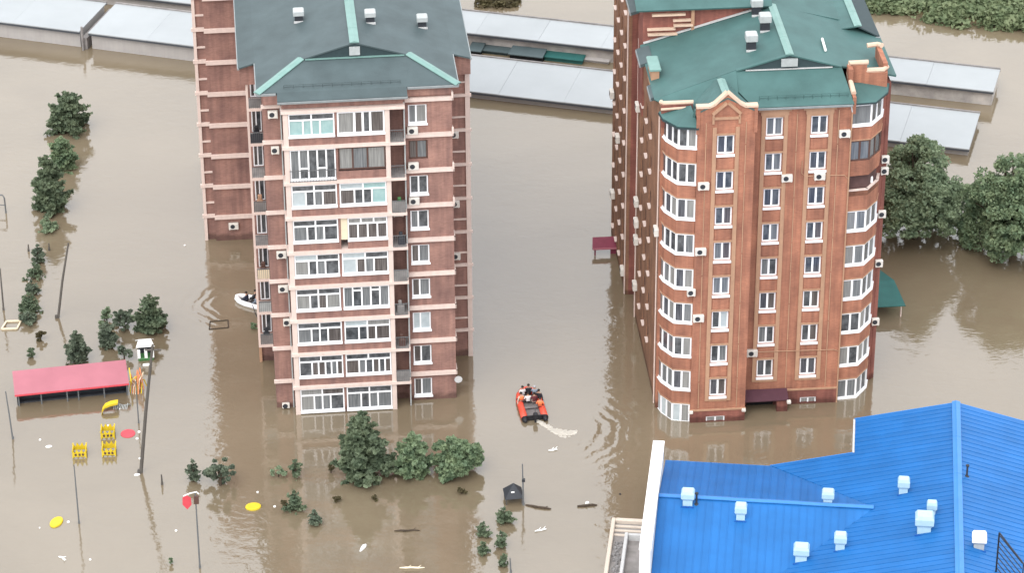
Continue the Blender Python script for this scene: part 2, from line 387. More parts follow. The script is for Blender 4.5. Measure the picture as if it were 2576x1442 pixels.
def shared_box(name, x0, x1, y0, y1, z0, z1, m):
    k = (name, round(x1 - x0, 3), round(y1 - y0, 3), round(z1 - z0, 3), m.name)
    if k not in _shared: _shared[k] = MB().box(0, x1 - x0, 0, y1 - y0, 0, z1 - z0).mesh(name, m)
    return _shared[k]


def window(parent, org, rz, w, h, cells, fmat=whitep, panes=None, name='window', depth=.09, bar=.07):
    """frame plate with one pane object per cell; cells in metres inside w x h; local y = into the wall"""
    cs = [(a + bar / 2, b - bar / 2, c + bar / 2, d - bar / 2) for (a, b, c, d) in cells]
    f = MB().plate(0, w, 0, h, cs, 0, depth).build(name, fmat, parent, loc=org, rz=rz)
    for i, (a, b, c, d) in enumerate(cs):
        pm = panes[i] if panes else pane_dark
        me = shared_box('pane', a, b, 0, .03, c, d, pm)
        link('pane', me, f, (a, depth * .55, c))
    return f


def cols(w, h, xs, m=.07, z0=0, z1=None):
    z1 = h if z1 is None else z1
    e = [0] + list(xs) + [1]
    return [(m / 2 + (w - m) * e[i], m / 2 + (w - m) * e[i + 1], z0 + (m / 2 if z0 == 0 else 0), z1 - (m / 2 if z1 == h else 0)) for i in range(len(e) - 1)]


def aircon(parent, u, v, z, rz=0, w=.82, d=.32, h=.56):
    o = MB().bbox(0, w, -d, 0, 0, h, .035).box(.05, .11, -d + .02, 0, -.06, 0).box(w - .11, w - .05, -d + .02, 0, -.06, 0).build('air_conditioner', acwhite, parent, loc=(u, v, z), rz=rz)
    g = MB(); n = 14; c = (w * .40, h * .5); r = .20
    ring = lambda rr, y: [(c[0] + rr * math.cos(2 * math.pi * i / n), y, c[1] + rr * math.sin(2 * math.pi * i / n)) for i in range(n)]
    g.loft([ring(r, -d + .005), ring(r, -d - .012)])
    g.build('fan_grille', dark2, o)
    return o


# ------------------------------------------------------------------ the setting: water
wat = MB(); wat.poly([(-3000, -1200, 0), (3000, -1200, 0), (3000, 6000, 0), (-3000, 6000, 0)])
tag(wat.build('flood_water', water_mat()), 'muddy brown flood water covering the whole ground', None, kind='structure')

# ------------------------------------------------------------------ left apartment building
PH1 = R(5.5); O1 = Vector((-17.02, -20.07, 0))
b1 = thing('apartment_building', 'plum brick nine-storey apartment block with grey-green roof and glazed white loggias', 'building', O1, PH1)
FL = 3.02; Z0 = 2.5
LEV = [Z0 + FL * k for k in range(9)]          # slab levels, 2.5 .. 26.66
VF = 1.25                                       # main front plane
EZ = 27.9
# walls
w = MB()
w.box(-1.45, 0.05, VF, 26, -1.5, 27.75)                                    # left pier and the body's left edge
w.box(0.05, 9.16, VF + .35, 26, -1.5, 27.75)                               # behind the loggias
holes = []
for k in range(9): holes.append((9.42, 10.86, LEV[k] - 2.12, LEV[k] - .50))
w.plate(9.16, 12.75, -1.5, 27.75, holes, VF - .02, VF + .28, back=False)
w.box(9.162, 12.748, VF + .285, 26, -1.5, 27.74)
w.box(12.75, 14.5, 7.6, 26, -1.5, 27.3)                                    # part standing out on the far right
w.box(9.02, 9.158, .55, VF + .33, -1.5, 27.5)                              # fin beside the open balconies
w.build('wall', brick1, b1)
fr = MB().box(-.05, 9.0, .25, VF + .34, 26.83, 27.62); fr.build('frieze', brick1, b1)
# wing at the back left, the taller front of the next section
wg = MB(); wg.box(-6.55, -5.72, 29.25, 44, -1.5, 31); wg.box(-5.72, -1.0, 28.9, 44, -1.5, 31); wg.box(-1.0, 13.0, 26.002, 44, -1.5, 27.7)
wing = wg.build('wing_wall', brick1, b1)
wt = MB()
wt.box(-6.68, -6.42, 29.1, 29.5, -1.5, 31); wt.build('corner_strip', cream, b1)
MB().box(14.25, 14.62, 7.46, 7.9, -1.5, 27.2).build('corner_strip', cream, b1)
for k in range(10):
    z = 2.38 + 2.95 * k
    MB().box(-6.80, -5.70, 29.02, 29.24, z - .16, z + .14).build('band', cream, b1)
    MB().box(-5.76, -2.0, 28.66, 28.89, z - .19, z + .15).build('band', cream, b1)
    MB().box(-6.6, -5.72, 29.12, 29.245, z + 1.20, z + 1.34).build('band', cream, b1)
for k in range(9):
    z = LEV[k]
    MB().box(12.78, 14.72, 7.40, 7.59, z - .12, z + .10).build('band', cream, b1)
    if k < 8: MB().box(12.78, 14.40, 7.48, 7.59, z + 1.05, z + 1.17).build('band', cream, b1)
    MB().box(9.10, 12.86, VF - .24, VF - .03, z - .17, z + .15).build('band', cream, b1)
    MB().box(-1.58, -.02, VF - .20, VF - .003, z - .15, z + .13).build('band', cream, b1)
    MB().box(12.76, 12.86, VF - .24, 2.2, z - .17, z + .15).build('band', cream, b1)
    MB().box(-.14, 9.12, -.12, VF + .34, z - .13, z + .11).build('balcony_slab', cream, b1)
MB().box(0, .38, 0.02, .40, -1.5, LEV[8] - .132).build('corner_column', cream, b1)
MB().box(7.62, 7.97, 0.02, .40, -1.5, LEV[8] - .132).build('corner_column', cream, b1)
MB().box(3.86, 4.02, 0.10, .40, -1.5, LEV[8] - .132).build('mullion_post', brick1, b1)

G, D, C, W_, T, PL = pane_grey, pane_dark, pane_curt, pane_warm, pane_teal, pane_pale


def loggia_A(wd, h, narrow=False):
    t = h * .70
    lower = cols(wd, h, (.31, .50, .69) if not narrow else (.29, .44, .60, .74, .87), z0=0, z1=t)
    upper = cols(wd, h, (.5,), z0=t, z1=h)
    return lower + upper


LOG = {  # storey from the top: (left layout, panes), (right layout, panes)
    0: (('A', [T, T, T, T, D, D]), ('P', [G, W_, D, W_])),
    1: (('F', [C, D, C, D, C, D, D]), ('B', [pane_grey, pane_curt, pane_grey])),
    2: (('A', [PL, D, C, W_, D, D]), ('A', [W_, D, D, T, PL, T])),
    3: (('A', [C, D, C, D, D, D]), ('X', [W_, W_, W_, W_, G, G, G])),
    4: (('A', [G, D, C, D, PL, D]), ('A', [PL, W_, C, W_, PL, D])),
    5: (('A', [G, D, W_, G, D, D]), ('F5', [C, D, D, C, D, D, C])),
    6: (('A', [C, D, D, W_, D, D]), ('A', [D, D, W_, W_, PL, G])),
    7: (('N', [D, W_, W_, D, C, W_, D, D]), ('N', [W_, C, D, W_, D, W_, D, D])),
    8: (('A', [G, C, C, D, G, W_]), ('A', [C, D, C, C, D, D])),
}
for s, (L, Rr) in LOG.items():
    k = 8 - s; top = LEV[k] - .13; floor = (LEV[k - 1] + .11) if k > 0 else -1.0
    for side, (lay, pn) in enumerate((L, Rr)):
        u0, u1 = ((.40, 3.84), (4.04, 7.60))[side]
        z1 = top - .10; zb = top - 1.98
        if k == 0: zb = top - 2.15
        wd = u1 - u0; h = z1 - zb
        if lay == 'A': cl = loggia_A(wd, h)
        elif lay == 'N': cl = loggia_A(wd, h, True)
        elif lay == 'P': cl = cols(wd, h, (.36, .54, .70))
        elif lay == 'B': cl = cols(wd, h, (.30, .62))
        elif lay in ('F', 'F5'):
            if lay == 'F': zb = floor + .12; h = z1 - zb
            c = cols(wd, h, (.2, .4, .6, .8)); cl = []
            cut = .36 if lay == 'F' else .80
            for i, q in enumerate(c):
                if i in (1, 3): cl += [(q[0], q[1], q[2], h * cut), (q[0], q[1], h * cut, q[3])]
                else: cl.append(q)
        elif lay == 'X':
            MB().box(u0, u0 + .50, .14, .22, zb, z1).build('cream_infill_panel', creampanel, b1)
            u0 += .52; wd = u1 - u0; t = h * .72
            cl = cols(wd, h, (.25, .5, .75), z0=0, z1=t) + cols(wd, h, (.33, .66), z0=t, z1=h)
        window(b1, (u0, .10, zb), 0, wd, h, cl, brownp if lay == 'B' else whitep, pn, 'loggia_window', depth=.12, bar=.12 if lay != 'P' else .17)
        if lay != 'B': MB().box(u0 - .02, u1 + .02, -.02, .10, zb - .13, zb + .02).build('window_sill', whitep, b1)
        if zb - floor > .3 and k > 0:
            MB().box(u0 - .015, u1 + .015, .12, .38, floor, zb - .135).build('spandrel', brick1, b1)
        MB().box(u0, u1, .26, .30, max(floor, -1), top).build('loggia_backing', dark, b1)
    if s == 1:
        rl = MB()
        for q in range(17): rl.box(.36 + q * .215, .385 + q * .215, -.10, -.075, floor - .02, floor + .95)
        rl.box(.33, 3.86, -.105, -.07, floor + .95, floor + 1.0); rl.box(.33, 3.86, -.105, -.07, floor + .05, floor + .09)
        rl.build('balcony_railing', steel, b1)
    # open end of the balcony
    if k > 0:
        MB().box(7.98, 9.015, -.10, VF + .33, floor, floor + .012).build('balcony_floor', concrete, b1)
        rl = MB(); z = floor
        for q in range(8): rl.box(8.02 + q * .14, 8.04 + q * .14, -.06, -.04, z, z + 1.0)
        rl.box(7.98, 9.05, -.07, -.03, z + .98, z + 1.03)
        rl.build('balcony_railing', steel, b1)
        if s in (4, 7, 2): MB().box(7.99, 9.02, -.03, -.01, z + .03, z + .93).build('balcony_screen', concrete, b1)
# balcony clutter that shows
for s, u, zz, m_ in ((5, 8.2, .0, concrete), (6, 8.25, .0, brownp), (2, 8.35, .0, playgreen), (3, 8.4, 0, dark2)):
    f = LEV[8 - s - 1] + .11
    o = MB().bbox(0, .55, 0, .40, 0, .62, .04).bbox(.08, .35, .05, .32, .62, 1.05, .04).build('balcony_boxes', m_, b1, loc=(u, .25, f + zz))
aircon(b1, 8.1, 1.2, LEV[5] - .75)

# kitchen windows on the right block
for k in range(9):
    s = 8 - k
    pn = {0: [C, G], 1: [W_, C], 2: [D, D], 3: [C, D], 4: [W_, C], 5: [W_, C], 6: [PL, PL], 7: [W_, D], 8: [W_, C]}[s]
    z0 = LEV[k] - 2.10
    window(b1, (9.44, VF + .10, z0), 0, 1.40, 1.58, cols(1.40, 1.58, (.42,) if s not in (2,) else (.48,)), brownp if s == 1 else whitep, pn, 'window', bar=.12)
    if s != 1: MB().box(9.40, 10.90, VF - .12, VF + .10, z0 - .12, z0 + .01).build('window_sill', whitep, b1)
for s in (0, 1, 2): aircon(b1, 9.32, VF - .02, LEV[8 - s] - 2.86)
for s, du, w_ in ((0, .30, .75), (1, .42, .62), (4, .45, .78), (5, .45, .78), (6, .72, .60)): aircon(b1, -1.38 + du, VF, LEV[8 - s] - .92, w=w_)
aircon(b1, -1.05, VF, .0 + .12, w=.6, h=.36)
for z in (LEV[6] - .6, LEV[4] - .7, LEV[2] + .6): aircon(b1, 13.0, 7.58, z, w=.7)
aircon(b1, -4.6, 28.9, 1.2, w=.85)

# balcony stack on the left flank
for k in range(0, 9):
    z = LEV[k]
    MB().box(-2.62, -1.46, 6.65, 10.2, z - .12, z + .10).build('balcony_slab', cream, b1); MB().box(-2.50, -1.47, 6.78, 8.4, z + .10, z + .112).build('balcony_floor', concrete, b1)
    if k < 8:
        rl = MB()
        for q in range(8): rl.box(-2.58 + q * .155, -2.56 + q * .155, 6.70, 6.72, z + .1, z + 1.0)
        rl.box(-2.60, -1.47, 6.69, 6.73, z + 1.0, z + 1.05)
        for q in range(14): rl.box(-2.60, -2.58, 6.75 + q * .24, 6.77 + q * .24, z + .1, z + 1.0)
        rl.box(-2.61, -2.57, 6.69, 10.1, z + 1.0, z + 1.05)
        rl.build('balcony_railing', steel, b1)
        if k in (0, 1, 2, 4, 6): MB().box(-2.56, -1.48, 6.735, 6.76, z + .12, z + .92).build('balcony_screen', [concrete, greyvent, creampanel, greyvent, concrete, steel, dark2][k], b1)
        window(b1, (-2.28, 8.42, z + .25), 0, .78, 2.15, cols(.78, 2.15, (.45,)), whitep, [W_, D], 'balcony_window', bar=.10)
        if k % 2 == 0: MB().bbox(0, .5, 0, .35, 0, .8, .04).bbox(.1, .42, .05, .3, .8, 1.25, .05).build('balcony_boxes', [dark2, brownp, tan, boatdark, greyvent][k // 2], b1, loc=(-2.2, 7.1, z + .1))
        MB().box(-2.62, -2.45, 6.66, 6.74, z + .1, z + FL - .13).build('balcony_post', cream, b1)
MB().box(-2.55, -1.452, 8.52, 12.0, -1.5, 27.2).build('balcony_back_wall', brick1, b1)
MB().box(-2.60, -2.38, 8.34, 8.60, -1.5, 2.37).build('corner_strip', tan, b1)
# downpipes
for (u, v, z1) in ((9.09, .50, 26.8), (-.12, VF - .06, 27.0)):
    MB().tube((u, v, -1), (u, v, z1), .055).build('downpipe', greyvent, b1)
MB().path([(-3.05, 6.6, 27.3), (-2.9, 6.7, 26.9), (-1.9, 6.9, 26.0), (-1.75, 6.9, 25)], .06).build('downpipe', whitetrim, b1)
for u in (12.72,):
    for k in range(5, 9): MB().box(u - .02, u + .12, VF - .30, VF - .10, LEV[k] + .05, LEV[k] + .55).build('bracket', cream, b1)

# roof: gable with a hipped skirt at the front
S1 = .30; EL, ER, EF = -1.85, 13.23, .85
UR = (EL + ER) / 2; RZ = EZ + .08 + S1 * (ER - EL) / 2 - .08
A_ = 3.5; GZ = EZ + S1 * A_; GV = EF + A_
zl = lambda u: EZ + S1 * (u - EL); zr = lambda u: EZ + S1 * (ER - u)
BACK = 45
o = MB(); o.slab([(EL, EF, EZ), (EL + A_, GV, GZ), (EL + A_ * 2.1537, GV, EZ + S1 * A_ * 2.1537), (UR, GV, RZ), (UR, BACK, RZ), (EL, BACK, EZ)], .12).build('roof_slope', green1, b1)
o = MB(); o.slab([(ER, EF, EZ), (ER, BACK, EZ), (UR, BACK, RZ), (UR, GV, RZ), (ER - A_, GV, GZ)], .12).build('roof_slope', green1, b1)
o = MB(); o.slab([(EL, EF, EZ), (ER, EF, EZ), (ER - A_, GV, GZ), (EL + A_, GV, GZ)], .12).build('roof_skirt', green1, b1)
o = MB(); o.slab([(-.35, -.12, EZ - S1 * .97), (9.35, -.12, EZ - S1 * .97), (9.35, EF, EZ + .004), (-.35, EF, EZ + .004)], .12).build('roof_skirt', green1, b1)
for sgn, e0, e1 in ((-1, EL, -3.12), (1, ER, 14.62)):
    v0 = 6.1
    pts = [(e0, v0, EZ), (e1, v0, EZ - S1 * abs(e1 - e0)), (e1, BACK, EZ - S1 * abs(e1 - e0)), (e0, BACK, EZ)]
    MB().slab(pts, .12).build('roof_eave_extension', green1, b1)
    MB().bar((e1, v0 - .02, EZ - S1 * abs(e1 - e0) - .16), (e1, BACK, EZ - S1 * abs(e1 - e0) - .16), .14, .16).build('gutter', guttergrey, b1)
    MB().bar((e0, EF, EZ - .17), (e0, v0 - .03, EZ - .17), .14, .16).build('gutter', guttergrey, b1)
    MB().box(min(e0, e1) + .1, max(e0, e1) - .0, v0 + .4, v0 + .6, 25.9, EZ - S1 * abs(e1 - e0) - .05).build('eave_wall', brick1, b1)
g = MB(); g.loft([[(EL + A_ + .25, GV - .12, GZ - .05), (ER - A_ - .25, GV - .12, GZ - .05), (UR, GV - .12, RZ - .14)], [(EL + A_ + .25, GV + .5, GZ - .05), (ER - A_ - .25, GV + .5, GZ - .05), (UR, GV + .5, RZ - .14)]])
gab = g.build('gable_triangle', darkgable, b1)
MB().box(UR - .40, UR + .40, GV - .26, GV - .13, GZ + .18, GZ + .85).build('gable_vent', greyvent, b1)
MB().box(EL + A_ + .3, ER - A_ - .3, GV - .34, GV - .14, GZ - .03, GZ + .03).build('flashing', capgreen, b1)
# rake overhang: roof slopes reach a little past the gable
for u0, z0_, sg in ((EL + A_, GZ, 1), (ER - A_, GZ, -1)):
    MB().slab([(u0, GV - .22, z0_ + .015), (UR, GV - .22, RZ + .015), (UR, GV + .05, RZ + .015), (u0, GV + .05, z0_ + .015)], .11).build('roof_rake', green1, b1)


def cap(parent, p0, p1, wd, m, name='ridge_cap'):
    p0, p1 = Vector(p0), Vector(p1)
    d = (p1 - p0).normalized(); a = d.cross(Vector((0, 0, 1))).normalized(); n_ = a.cross(d)
    ring = lambda p: [p - a * wd / 2 - n_ * .02, p - a * wd / 2 + n_ * .04, p - a * wd * .18 + n_ * .09, p + n_ * .13, p + a * wd * .18 + n_ * .09, p + a * wd / 2 + n_ * .04, p + a * wd / 2 - n_ * .02]
    k = max(1, int((p1 - p0).length / 2.4))
    for i in range(k):                       # overlapping lengths of sheet
        q0 = p0.lerp(p1, i / k); q1 = p0.lerp(p1, (i + 1) / k)
        mb = MB(); off = n_ * (.012 * (i % 2))
        mb.loft([[q + off for q in ring(q0)], [q + off for q in ring(q1)]]); mb.build(name, m, parent)


cap(b1, (UR, GV - .24, RZ), (UR, 24, RZ), .72, capgreen)
cap(b1, (EL, EF, EZ), (EL + A_, GV - .05, GZ), .62, capgreen, 'hip_cap')
cap(b1, (ER, EF, EZ), (ER - A_, GV - .05, GZ), .62, capgreen, 'hip_cap')
# eaves and gutters at the front
MB().bar((-.36, -.16, EZ - S1 * .97 - .20), (9.36, -.16, EZ - S1 * .97 - .20), .14, .15).build('gutter', guttergrey, b1)
MB().bar((9.40, EF - .05, EZ - .20), (ER + .02, EF - .05, EZ - .20), .14, .16).build('gutter', guttergrey, b1)
MB().bar((EL - .02, EF - .05, EZ - .20), (-.42, EF - .05, EZ - .20), .14, .16).build('gutter', guttergrey, b1)
MB().box(-1.42, -.02, .75, 1.24, 26.95, 27.68).build('parapet_end', brick1, b1)
MB().box(9.18, 12.72, 1.05, 1.225, 27.0, 27.62).build('frieze', brick1, b1)


def roof_vent(parent, u, v, zroof, h=1.0, w_=.62, m=greyvent, cowl=True):
    o = MB().box(-w_ / 2, w_ / 2, -w_ / 2, w_ / 2, -.35, h * .58).build('roof_vent', dark2, parent, loc=(u, v, zroof))
    MB().bbox(-w_ * .68, w_ * .68, -w_ * .68, w_ * .68, h * .58 + .002, h, .06).build('cowl', m, o)
    MB().box(-w_ * .62, w_ * .62, -w_ * .64, -w_ * .52, -.06, .10).build('flashing', whitetrim, o)
    return o


for (u, v, h) in ((1.75, 11.0, .95), (7.15, 8.6, .95), (11.2, 9.9, .95), (7.9, 15, .9)):
    roof_vent(b1, u, v, zl(u) if u < UR else zr(u), h)
# low guard rails near the eaves (snow guards)
for (u0, u1, v, z) in ((.2, 8.9, 1.25, EZ + S1 * .4),):
    mb = MB()
    for zz in (.12, .26): mb.bar((u0, v, z + zz), (u1, v, z + zz), .03, .03)
    for q in range(13): mb.box(u0 + q * (u1 - u0) / 12 - .015, u0 + q * (u1 - u0) / 12 + .015, v - .02, v + .02, z - .02, z + .28)
    mb.build('snow_guard', green1, b1)
# satellite dish
d = MB(); n = 12
d.loft([[(.32 * q * math.cos(2 * math.pi * i / n), -.10 * (q * q) , .32 * q * math.sin(2 * math.pi * i / n)) for i in range(n)] for q in (.15, .6, 1.0)])
d.build('satellite_dish', whitetrim, b1, loc=(12.9, 1.0, 1.9))

# ------------------------------------------------------------------ right apartment building
PH2 = R(4.5); O2 = Vector((13.85, -21.48, 0))
b2 = thing('apartment_building', 'orange brick apartment block with teal roof, curved white bay windows and gabled centre', 'building', O2, PH2)
F2 = 3.04; VM = 2.05
ZC2 = [3.12 + F2 * k for k in range(8)]        # window centres, gabled column
ZC3 = [3.40 + F2 * k for k in range(8)]        # window centres, two right columns
ZB = [0.76 + 3.03 * k for k in range(9)]       # bay window centres
LB = [(-2.35, 2.7), (-2.12, 1.72), (-1.38, .46), (-.02, .14)]     # left bay outline
RB = [(11.95, 2.35), (13.55, 2.52), (14.62, 3.95), (14.9, 5.0)]   # right bay outline
# main walls
w = MB()
hol = [(1.47, 2.77, z - .78, z + .80) for z in ZC2]
w.plate(0, 4.31, 1.1, 27.6, hol, 0, .35, back=False)
w.build('wall', brick2, b2)
w = MB()
hol = [(5.46, 6.74, z - .78, z + .80) for z in ZC3] + [(8.86, 10.14, z - .78, z + .80) for z in ZC3]
w.plate(4.312, 11.94, 1.35, 26.45, hol, VM, VM + .35, back=False)
w.build('wall', brick2, b2)
w = MB()
w.box(.002, 4.308, .36, 1.6, -1.5, 26.6); w.box(.002, 4.308, 1.6, 14, -1.5, 25.8); w.box(4.308, 11.93, VM + .355, 14, -1.5, 26.3)
w.box(4.0, 4.306, .35, VM + .36, -1.5, 26.5)
w.prism([(11.932, 5), (14.9, 5.0), (15.5, 5.4), (15.5, 14), (11.932, 14)], -1.5, 26.3)
w.build('wall_core', brick3, b2)
MB().plate(0, 4.31, -1.5, 1.05, [(1.25, 2.75, .05, .52)], -.04, .33, back=False).build('plinth', brick3, b2)
MB().plate(4.312, 11.94, -1.5, 1.28, [(4.75, 6.9, -1.4, .75), (9.0, 10.3, .1, .6)], VM - .06, VM + .3, back=False).build('plinth', brick3, b2)
MB().box(-.06, 4.37, -.10, -.003, 1.052, 1.20).build('plinth_band', tan, b2)
MB().box(4.32, 11.9, VM - .12, VM - .003, 1.285, 1.42).build('plinth_band', tan, b2)
for (u0, u1, v, z0_) in ((1.27, 2.73, .06, .02), (9.02, 10.28, VM + .05, .08)):
    window(b2, (u0, v, z0_ - .35), 0, u1 - u0, .83, cols(u1 - u0, .83, (.5,)), whitep, [pane_grey, pane_grey], 'basement_window', bar=.12)
# left flank: three stretches with a recess between
LW = -2.40
w = MB()
def side_wall(mb, u, v0, v1, z1, holes_, dep=.25):
    """wall facing -u: built as a plate and turned"""
    t = MB().plate(-v1, -v0, -1.5, z1, holes_, 0, dep, back=False)
    base = len(mb.v)
    mb.v += [(u + p[1], -p[0], p[2]) for p in t.v]; mb.f += [tuple(base + i for i in f) for f in t.f]; mb.mi += [0] * len(t.f)
ZS = [.30 + 3.05 * k for k in range(9)]
hn = [(-v - .7, -v + .7, z - .75, z + .8) for v in (8.6, 11.25, 13.9) for z in ZS[1:8]]
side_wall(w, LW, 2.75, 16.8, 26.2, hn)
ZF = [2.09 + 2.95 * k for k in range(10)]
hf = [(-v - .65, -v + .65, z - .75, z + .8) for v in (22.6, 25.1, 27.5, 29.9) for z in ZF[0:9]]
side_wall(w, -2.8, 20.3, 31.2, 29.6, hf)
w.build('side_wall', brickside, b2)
w = MB(); w.box(LW + .26, -.01, 2.76, 16.79, -1.5, 26.1); w.box(-1.95, 3, 16.801, 20.29, -1.5, 29.5); w.box(-2.54, 3, 20.31, 31.1, -1.5, 29.5)
w.box(-1.4, -.012, .6, 2.755, -1.5, 25.0)
w.build('wall_core', brick3, b2)
for vs_, zs, uu in (((8.6, 11.25, 13.9), ZS[1:8], LW), ((22.6, 25.1, 27.5, 29.9), ZF[0:9], -2.8)):
    for v in vs_:
        for z in zs:
            window(b2, (uu + .12, v + .68, z - .73), R(-90), 1.36, 1.50, cols(1.36, 1.5, (.5,)), brownp, [random.choice([W_, C, pane_dark]), random.choice([W_, C])], 'window', bar=.12, depth=.07)
            MB().box(uu - .15, uu + .10, v - .44, v + .44, z - .80, z - .735).build('window_sill', cream, b2)
MB().box(LW - .02, LW + .24, 2.4, 2.745, -1.5, 25.6).build('corner_strip', brick2, b2)
for (u, v, z1) in ((LW - .06, 3.2, 25.5), (-2.0, 17.2, 26), (-2.0, 19.8, 26), (LW - .06, 16.6, 25.5), (-2.86, 20.5, 28)):
    MB().tube((u, v, -1), (u, v, z1), .06).build('downpipe', cream, b2)
for (v, z, uu) in ((16.2, 19.6, LW), (16.2, 11.0, LW), (16.0, 9.2, LW), (16.0, 7.6, LW), (16.2, 3.2, LW), (30.8, 13.5, -2.8), (29.5, 4.6, -2.8), (21.5, 1.6, -2.8), (3.4, 15.4, LW), (26.3, 11.6, -2.8)):
    aircon(b2, uu, v, z, R(-90), w=.85, d=.36, h=.6)

# bays
def bay(outline, zc, ztop, zbot, bpanes, name_, special=None):
    pts = outline
    body = MB()
    inner = [(pts[-1][0] if i == -1 else p[0], p[1]) for i, p in enumerate(pts)]
    # brick spandrels between window bands, one mesh per storey
    edges = []
    zprev = -1.5
    hw = .86
    c = Vector((sum(p[0] for p in pts) / len(pts), max(p[1] for p in pts) + .6))
    back = [(pts[-1][0] - .05, max(p[1] for p in pts) + .9), (pts[0][0] + .05, max(p[1] for p in pts) + .9)] if pts[0][0] < pts[-1][0] else None
    ring = list(pts) + back
    for k, z in enumerate(zc):
        b0, b1_ = z - hw, z + hw
        if special and k in special and special[k] == 'open':
            pass
        MB().prism(ring, zprev, b0 - .02).build('spandrel', brick2, b2)
        zprev = b1_ + .02
        # recessed core behind the glass
    MB().prism(ring, zprev, ztop).build('spandrel', brick2, b2)
    core = []
    for p in ring[:len(pts)]:
        q = Vector(p) + (c - Vector(p)).normalized() * .30; core.append((q.x, q.y))
    core += [(ring[-2][0] - .02, ring[-2][1] - .02), (ring[-1][0] + .02, ring[-1][1] - .02)]
    MB().prism(core, -1.4, ztop - .05).build('bay_core', corebrown, b2)
    for k, z in enumerate(zc):
        sp = special.get(k) if special else None
        for i in range(len(pts) - 1):
            p, q = Vector(pts[i]), Vector(pts[i + 1]); L_ = (q - p).length; ang = math.atan2(q.y - p.y, q.x - p.x)
            nrm = Vector((math.sin(ang), -math.cos(ang)))
            fm = brownp if sp == 'dark' else whitep
            if sp == 'open':
                continue
            o_ = p - nrm * .02
            ncol = 2 if L_ > 1.15 else 1
            if sp == 'big' and i == 0: ncol = 1
            pl = bpanes(k, i)
            window(b2, (o_.x, o_.y, z - hw), ang, L_, 2 * hw, cols(L_, 2 * hw, (.5,) if ncol == 2 else ()), fm, pl[:ncol], 'bay_window', depth=.10, bar=.15)
            sl = MB().box(-.03, L_ + .03, -.09, .10, -.13, -.004)
            if sp != 'dark': sl.build('window_sill', whitep, b2, loc=(o_.x, o_.y, z - hw), rz=ang)
            MB().box(-.03, L_ + .03, -.06, .06, .004, .10).build('lintel', tan, b2, loc=(o_.x, o_.y, z + hw), rz=ang)
        if sp == 'open':
            # open balcony: low brick wall with pale coping
            for i in range(len(pts) - 1):
                p, q = Vector(pts[i]), Vector(pts[i + 1]); L_ = (q - p).length; ang = math.atan2(q.y - p.y, q.x - p.x)
                MB().box(0, L_, .0, .14, 0, .45).build('balcony_wall', brick2, b2, loc=(p.x, p.y, z - hw - .015), rz=ang)
                MB().box(-.02, L_ + .02, -.04, .18, .002, .09).build('coping', cream, b2, loc=(p.x, p.y, z - hw + .435), rz=ang)


rnd = random.Random(3)
bay(LB, ZB, 25.88, -1.5, lambda k, i: [rnd.choice([pane_dark, pane_curt, pane_dark, pane_blue]) if k > 0 else pane_pale, rnd.choice([pane_dark, pane_curt, pane_grey]) if k > 0 else pane_grey], 'left')
bay(RB, [0.95 + 3.03 * k for k in range(9)], 26.25, -1.5, lambda k, i: [rnd.choice([pane_dark, pane_curt, pane_grey]), rnd.choice([pane_dark, pane_dark, pane_curt])], 'right', {7: 'dark', 6: 'open', 8: 'big'})
MB().bbox(0, .5, 0, .4, 0, .5, .05).bbox(.1, .4, .1, .35, .5, .8, .04).build('balcony_boxes', whitep, b2, loc=(13.6, 3.35, .95 + 3.03 * 6 - .3))

# window columns: surrounds, panels, windows
pnl = lambda: [random.choice([pane_blue, pane_dark, pane_curt]), random.choice([pane_blue, pane_dark, pane_curt, pane_warm])]
for (u0, u1, v, zc, ztop) in ((1.47, 2.77, 0.0, ZC2, 25.9), (5.46, 6.74, VM, ZC3, 26.0), (8.86, 10.14, VM, ZC3, 26.0)):
    zb = zc[0] - 1.15
    for (a, b_) in ((u0 - .36, u0 - .06), (u1 + .06, u1 + .36)):
        MB().box(a, b_, v - .09, v - .003, zb, ztop).build('pilaster', tan, b2)
    MB().box(u0 - .055, u1 + .055, v - .07, v - .003, zb - .05, zb + .22).build('trim_band', tan, b2)
    for k, z in enumerate(zc):
        pan = pnl()
        if v == 0 and k == 2: pan = [pane_dark, pane_pale]
        window(b2, (u0, v + .12, z - .78), 0, u1 - u0, 1.56, cols(u1 - u0, 1.56, (.5,)), whitep, pan, 'window', bar=.15)
        MB().box(u0 - .04, u1 + .04, v - .13, v + .12, z - .96, z - .785).build('window_sill', whitep, b2)
        MB().box(u0 - .055, u1 + .055, v - .07, v - .003, z + .82, z + .98).build('trim_band', tan, b2)
        MB().box(u0 + .04, u1 - .04, v - .035, v - .003, z + 1.08, z + 1.08 + .85).build('panel', brick2, b2) if k < 7 else None
for u0 in (5.46, 8.86):
    MB().box(u0 - .6, u0 + 1.88, VM - .11, VM - .003, 26.002, 26.32).build('trim_head', tan, b2)
    MB().box(u0 - .42, u0 + 1.70, VM - .10, VM - .003, ZC3[7] + .99, 25.998).build('trim_head', tan, b2)
for (u, v, z0_, z1) in ((.62, 0, 1.3, 26.4), (3.62, 0, 1.3, 26.4), (7.80, VM, 1.5, 26.0), (10.95, VM, 1.5, 26.0)):
    z = z0_
    while z < z1:
        L_ = min(random.uniform(2.2, 4.5), z1 - z)
        MB().box(u - .035, u + .035, v - .05, v - .003, z, z + L_ - .12).build('drip_strip', tan, b2); z += L_
for (u, z) in ((.10, ZC2[6] - .55), (.02, ZC2[4] - .1), (0.0, ZC2[2] + .1), ): aircon(b2, u, -.0, z, w=.85)
for (u, z) in ((6.75, ZC3[6] - 1.55), (9.25, ZC3[6] - 1.5), (11.0, ZC3[7] - 1.0), (4.6, ZC3[0] + 1.3)): aircon(b2, u, VM, z, w=.85)
aircon(b2, -.5, .10, ZB[4] - 1.3, w=.65)
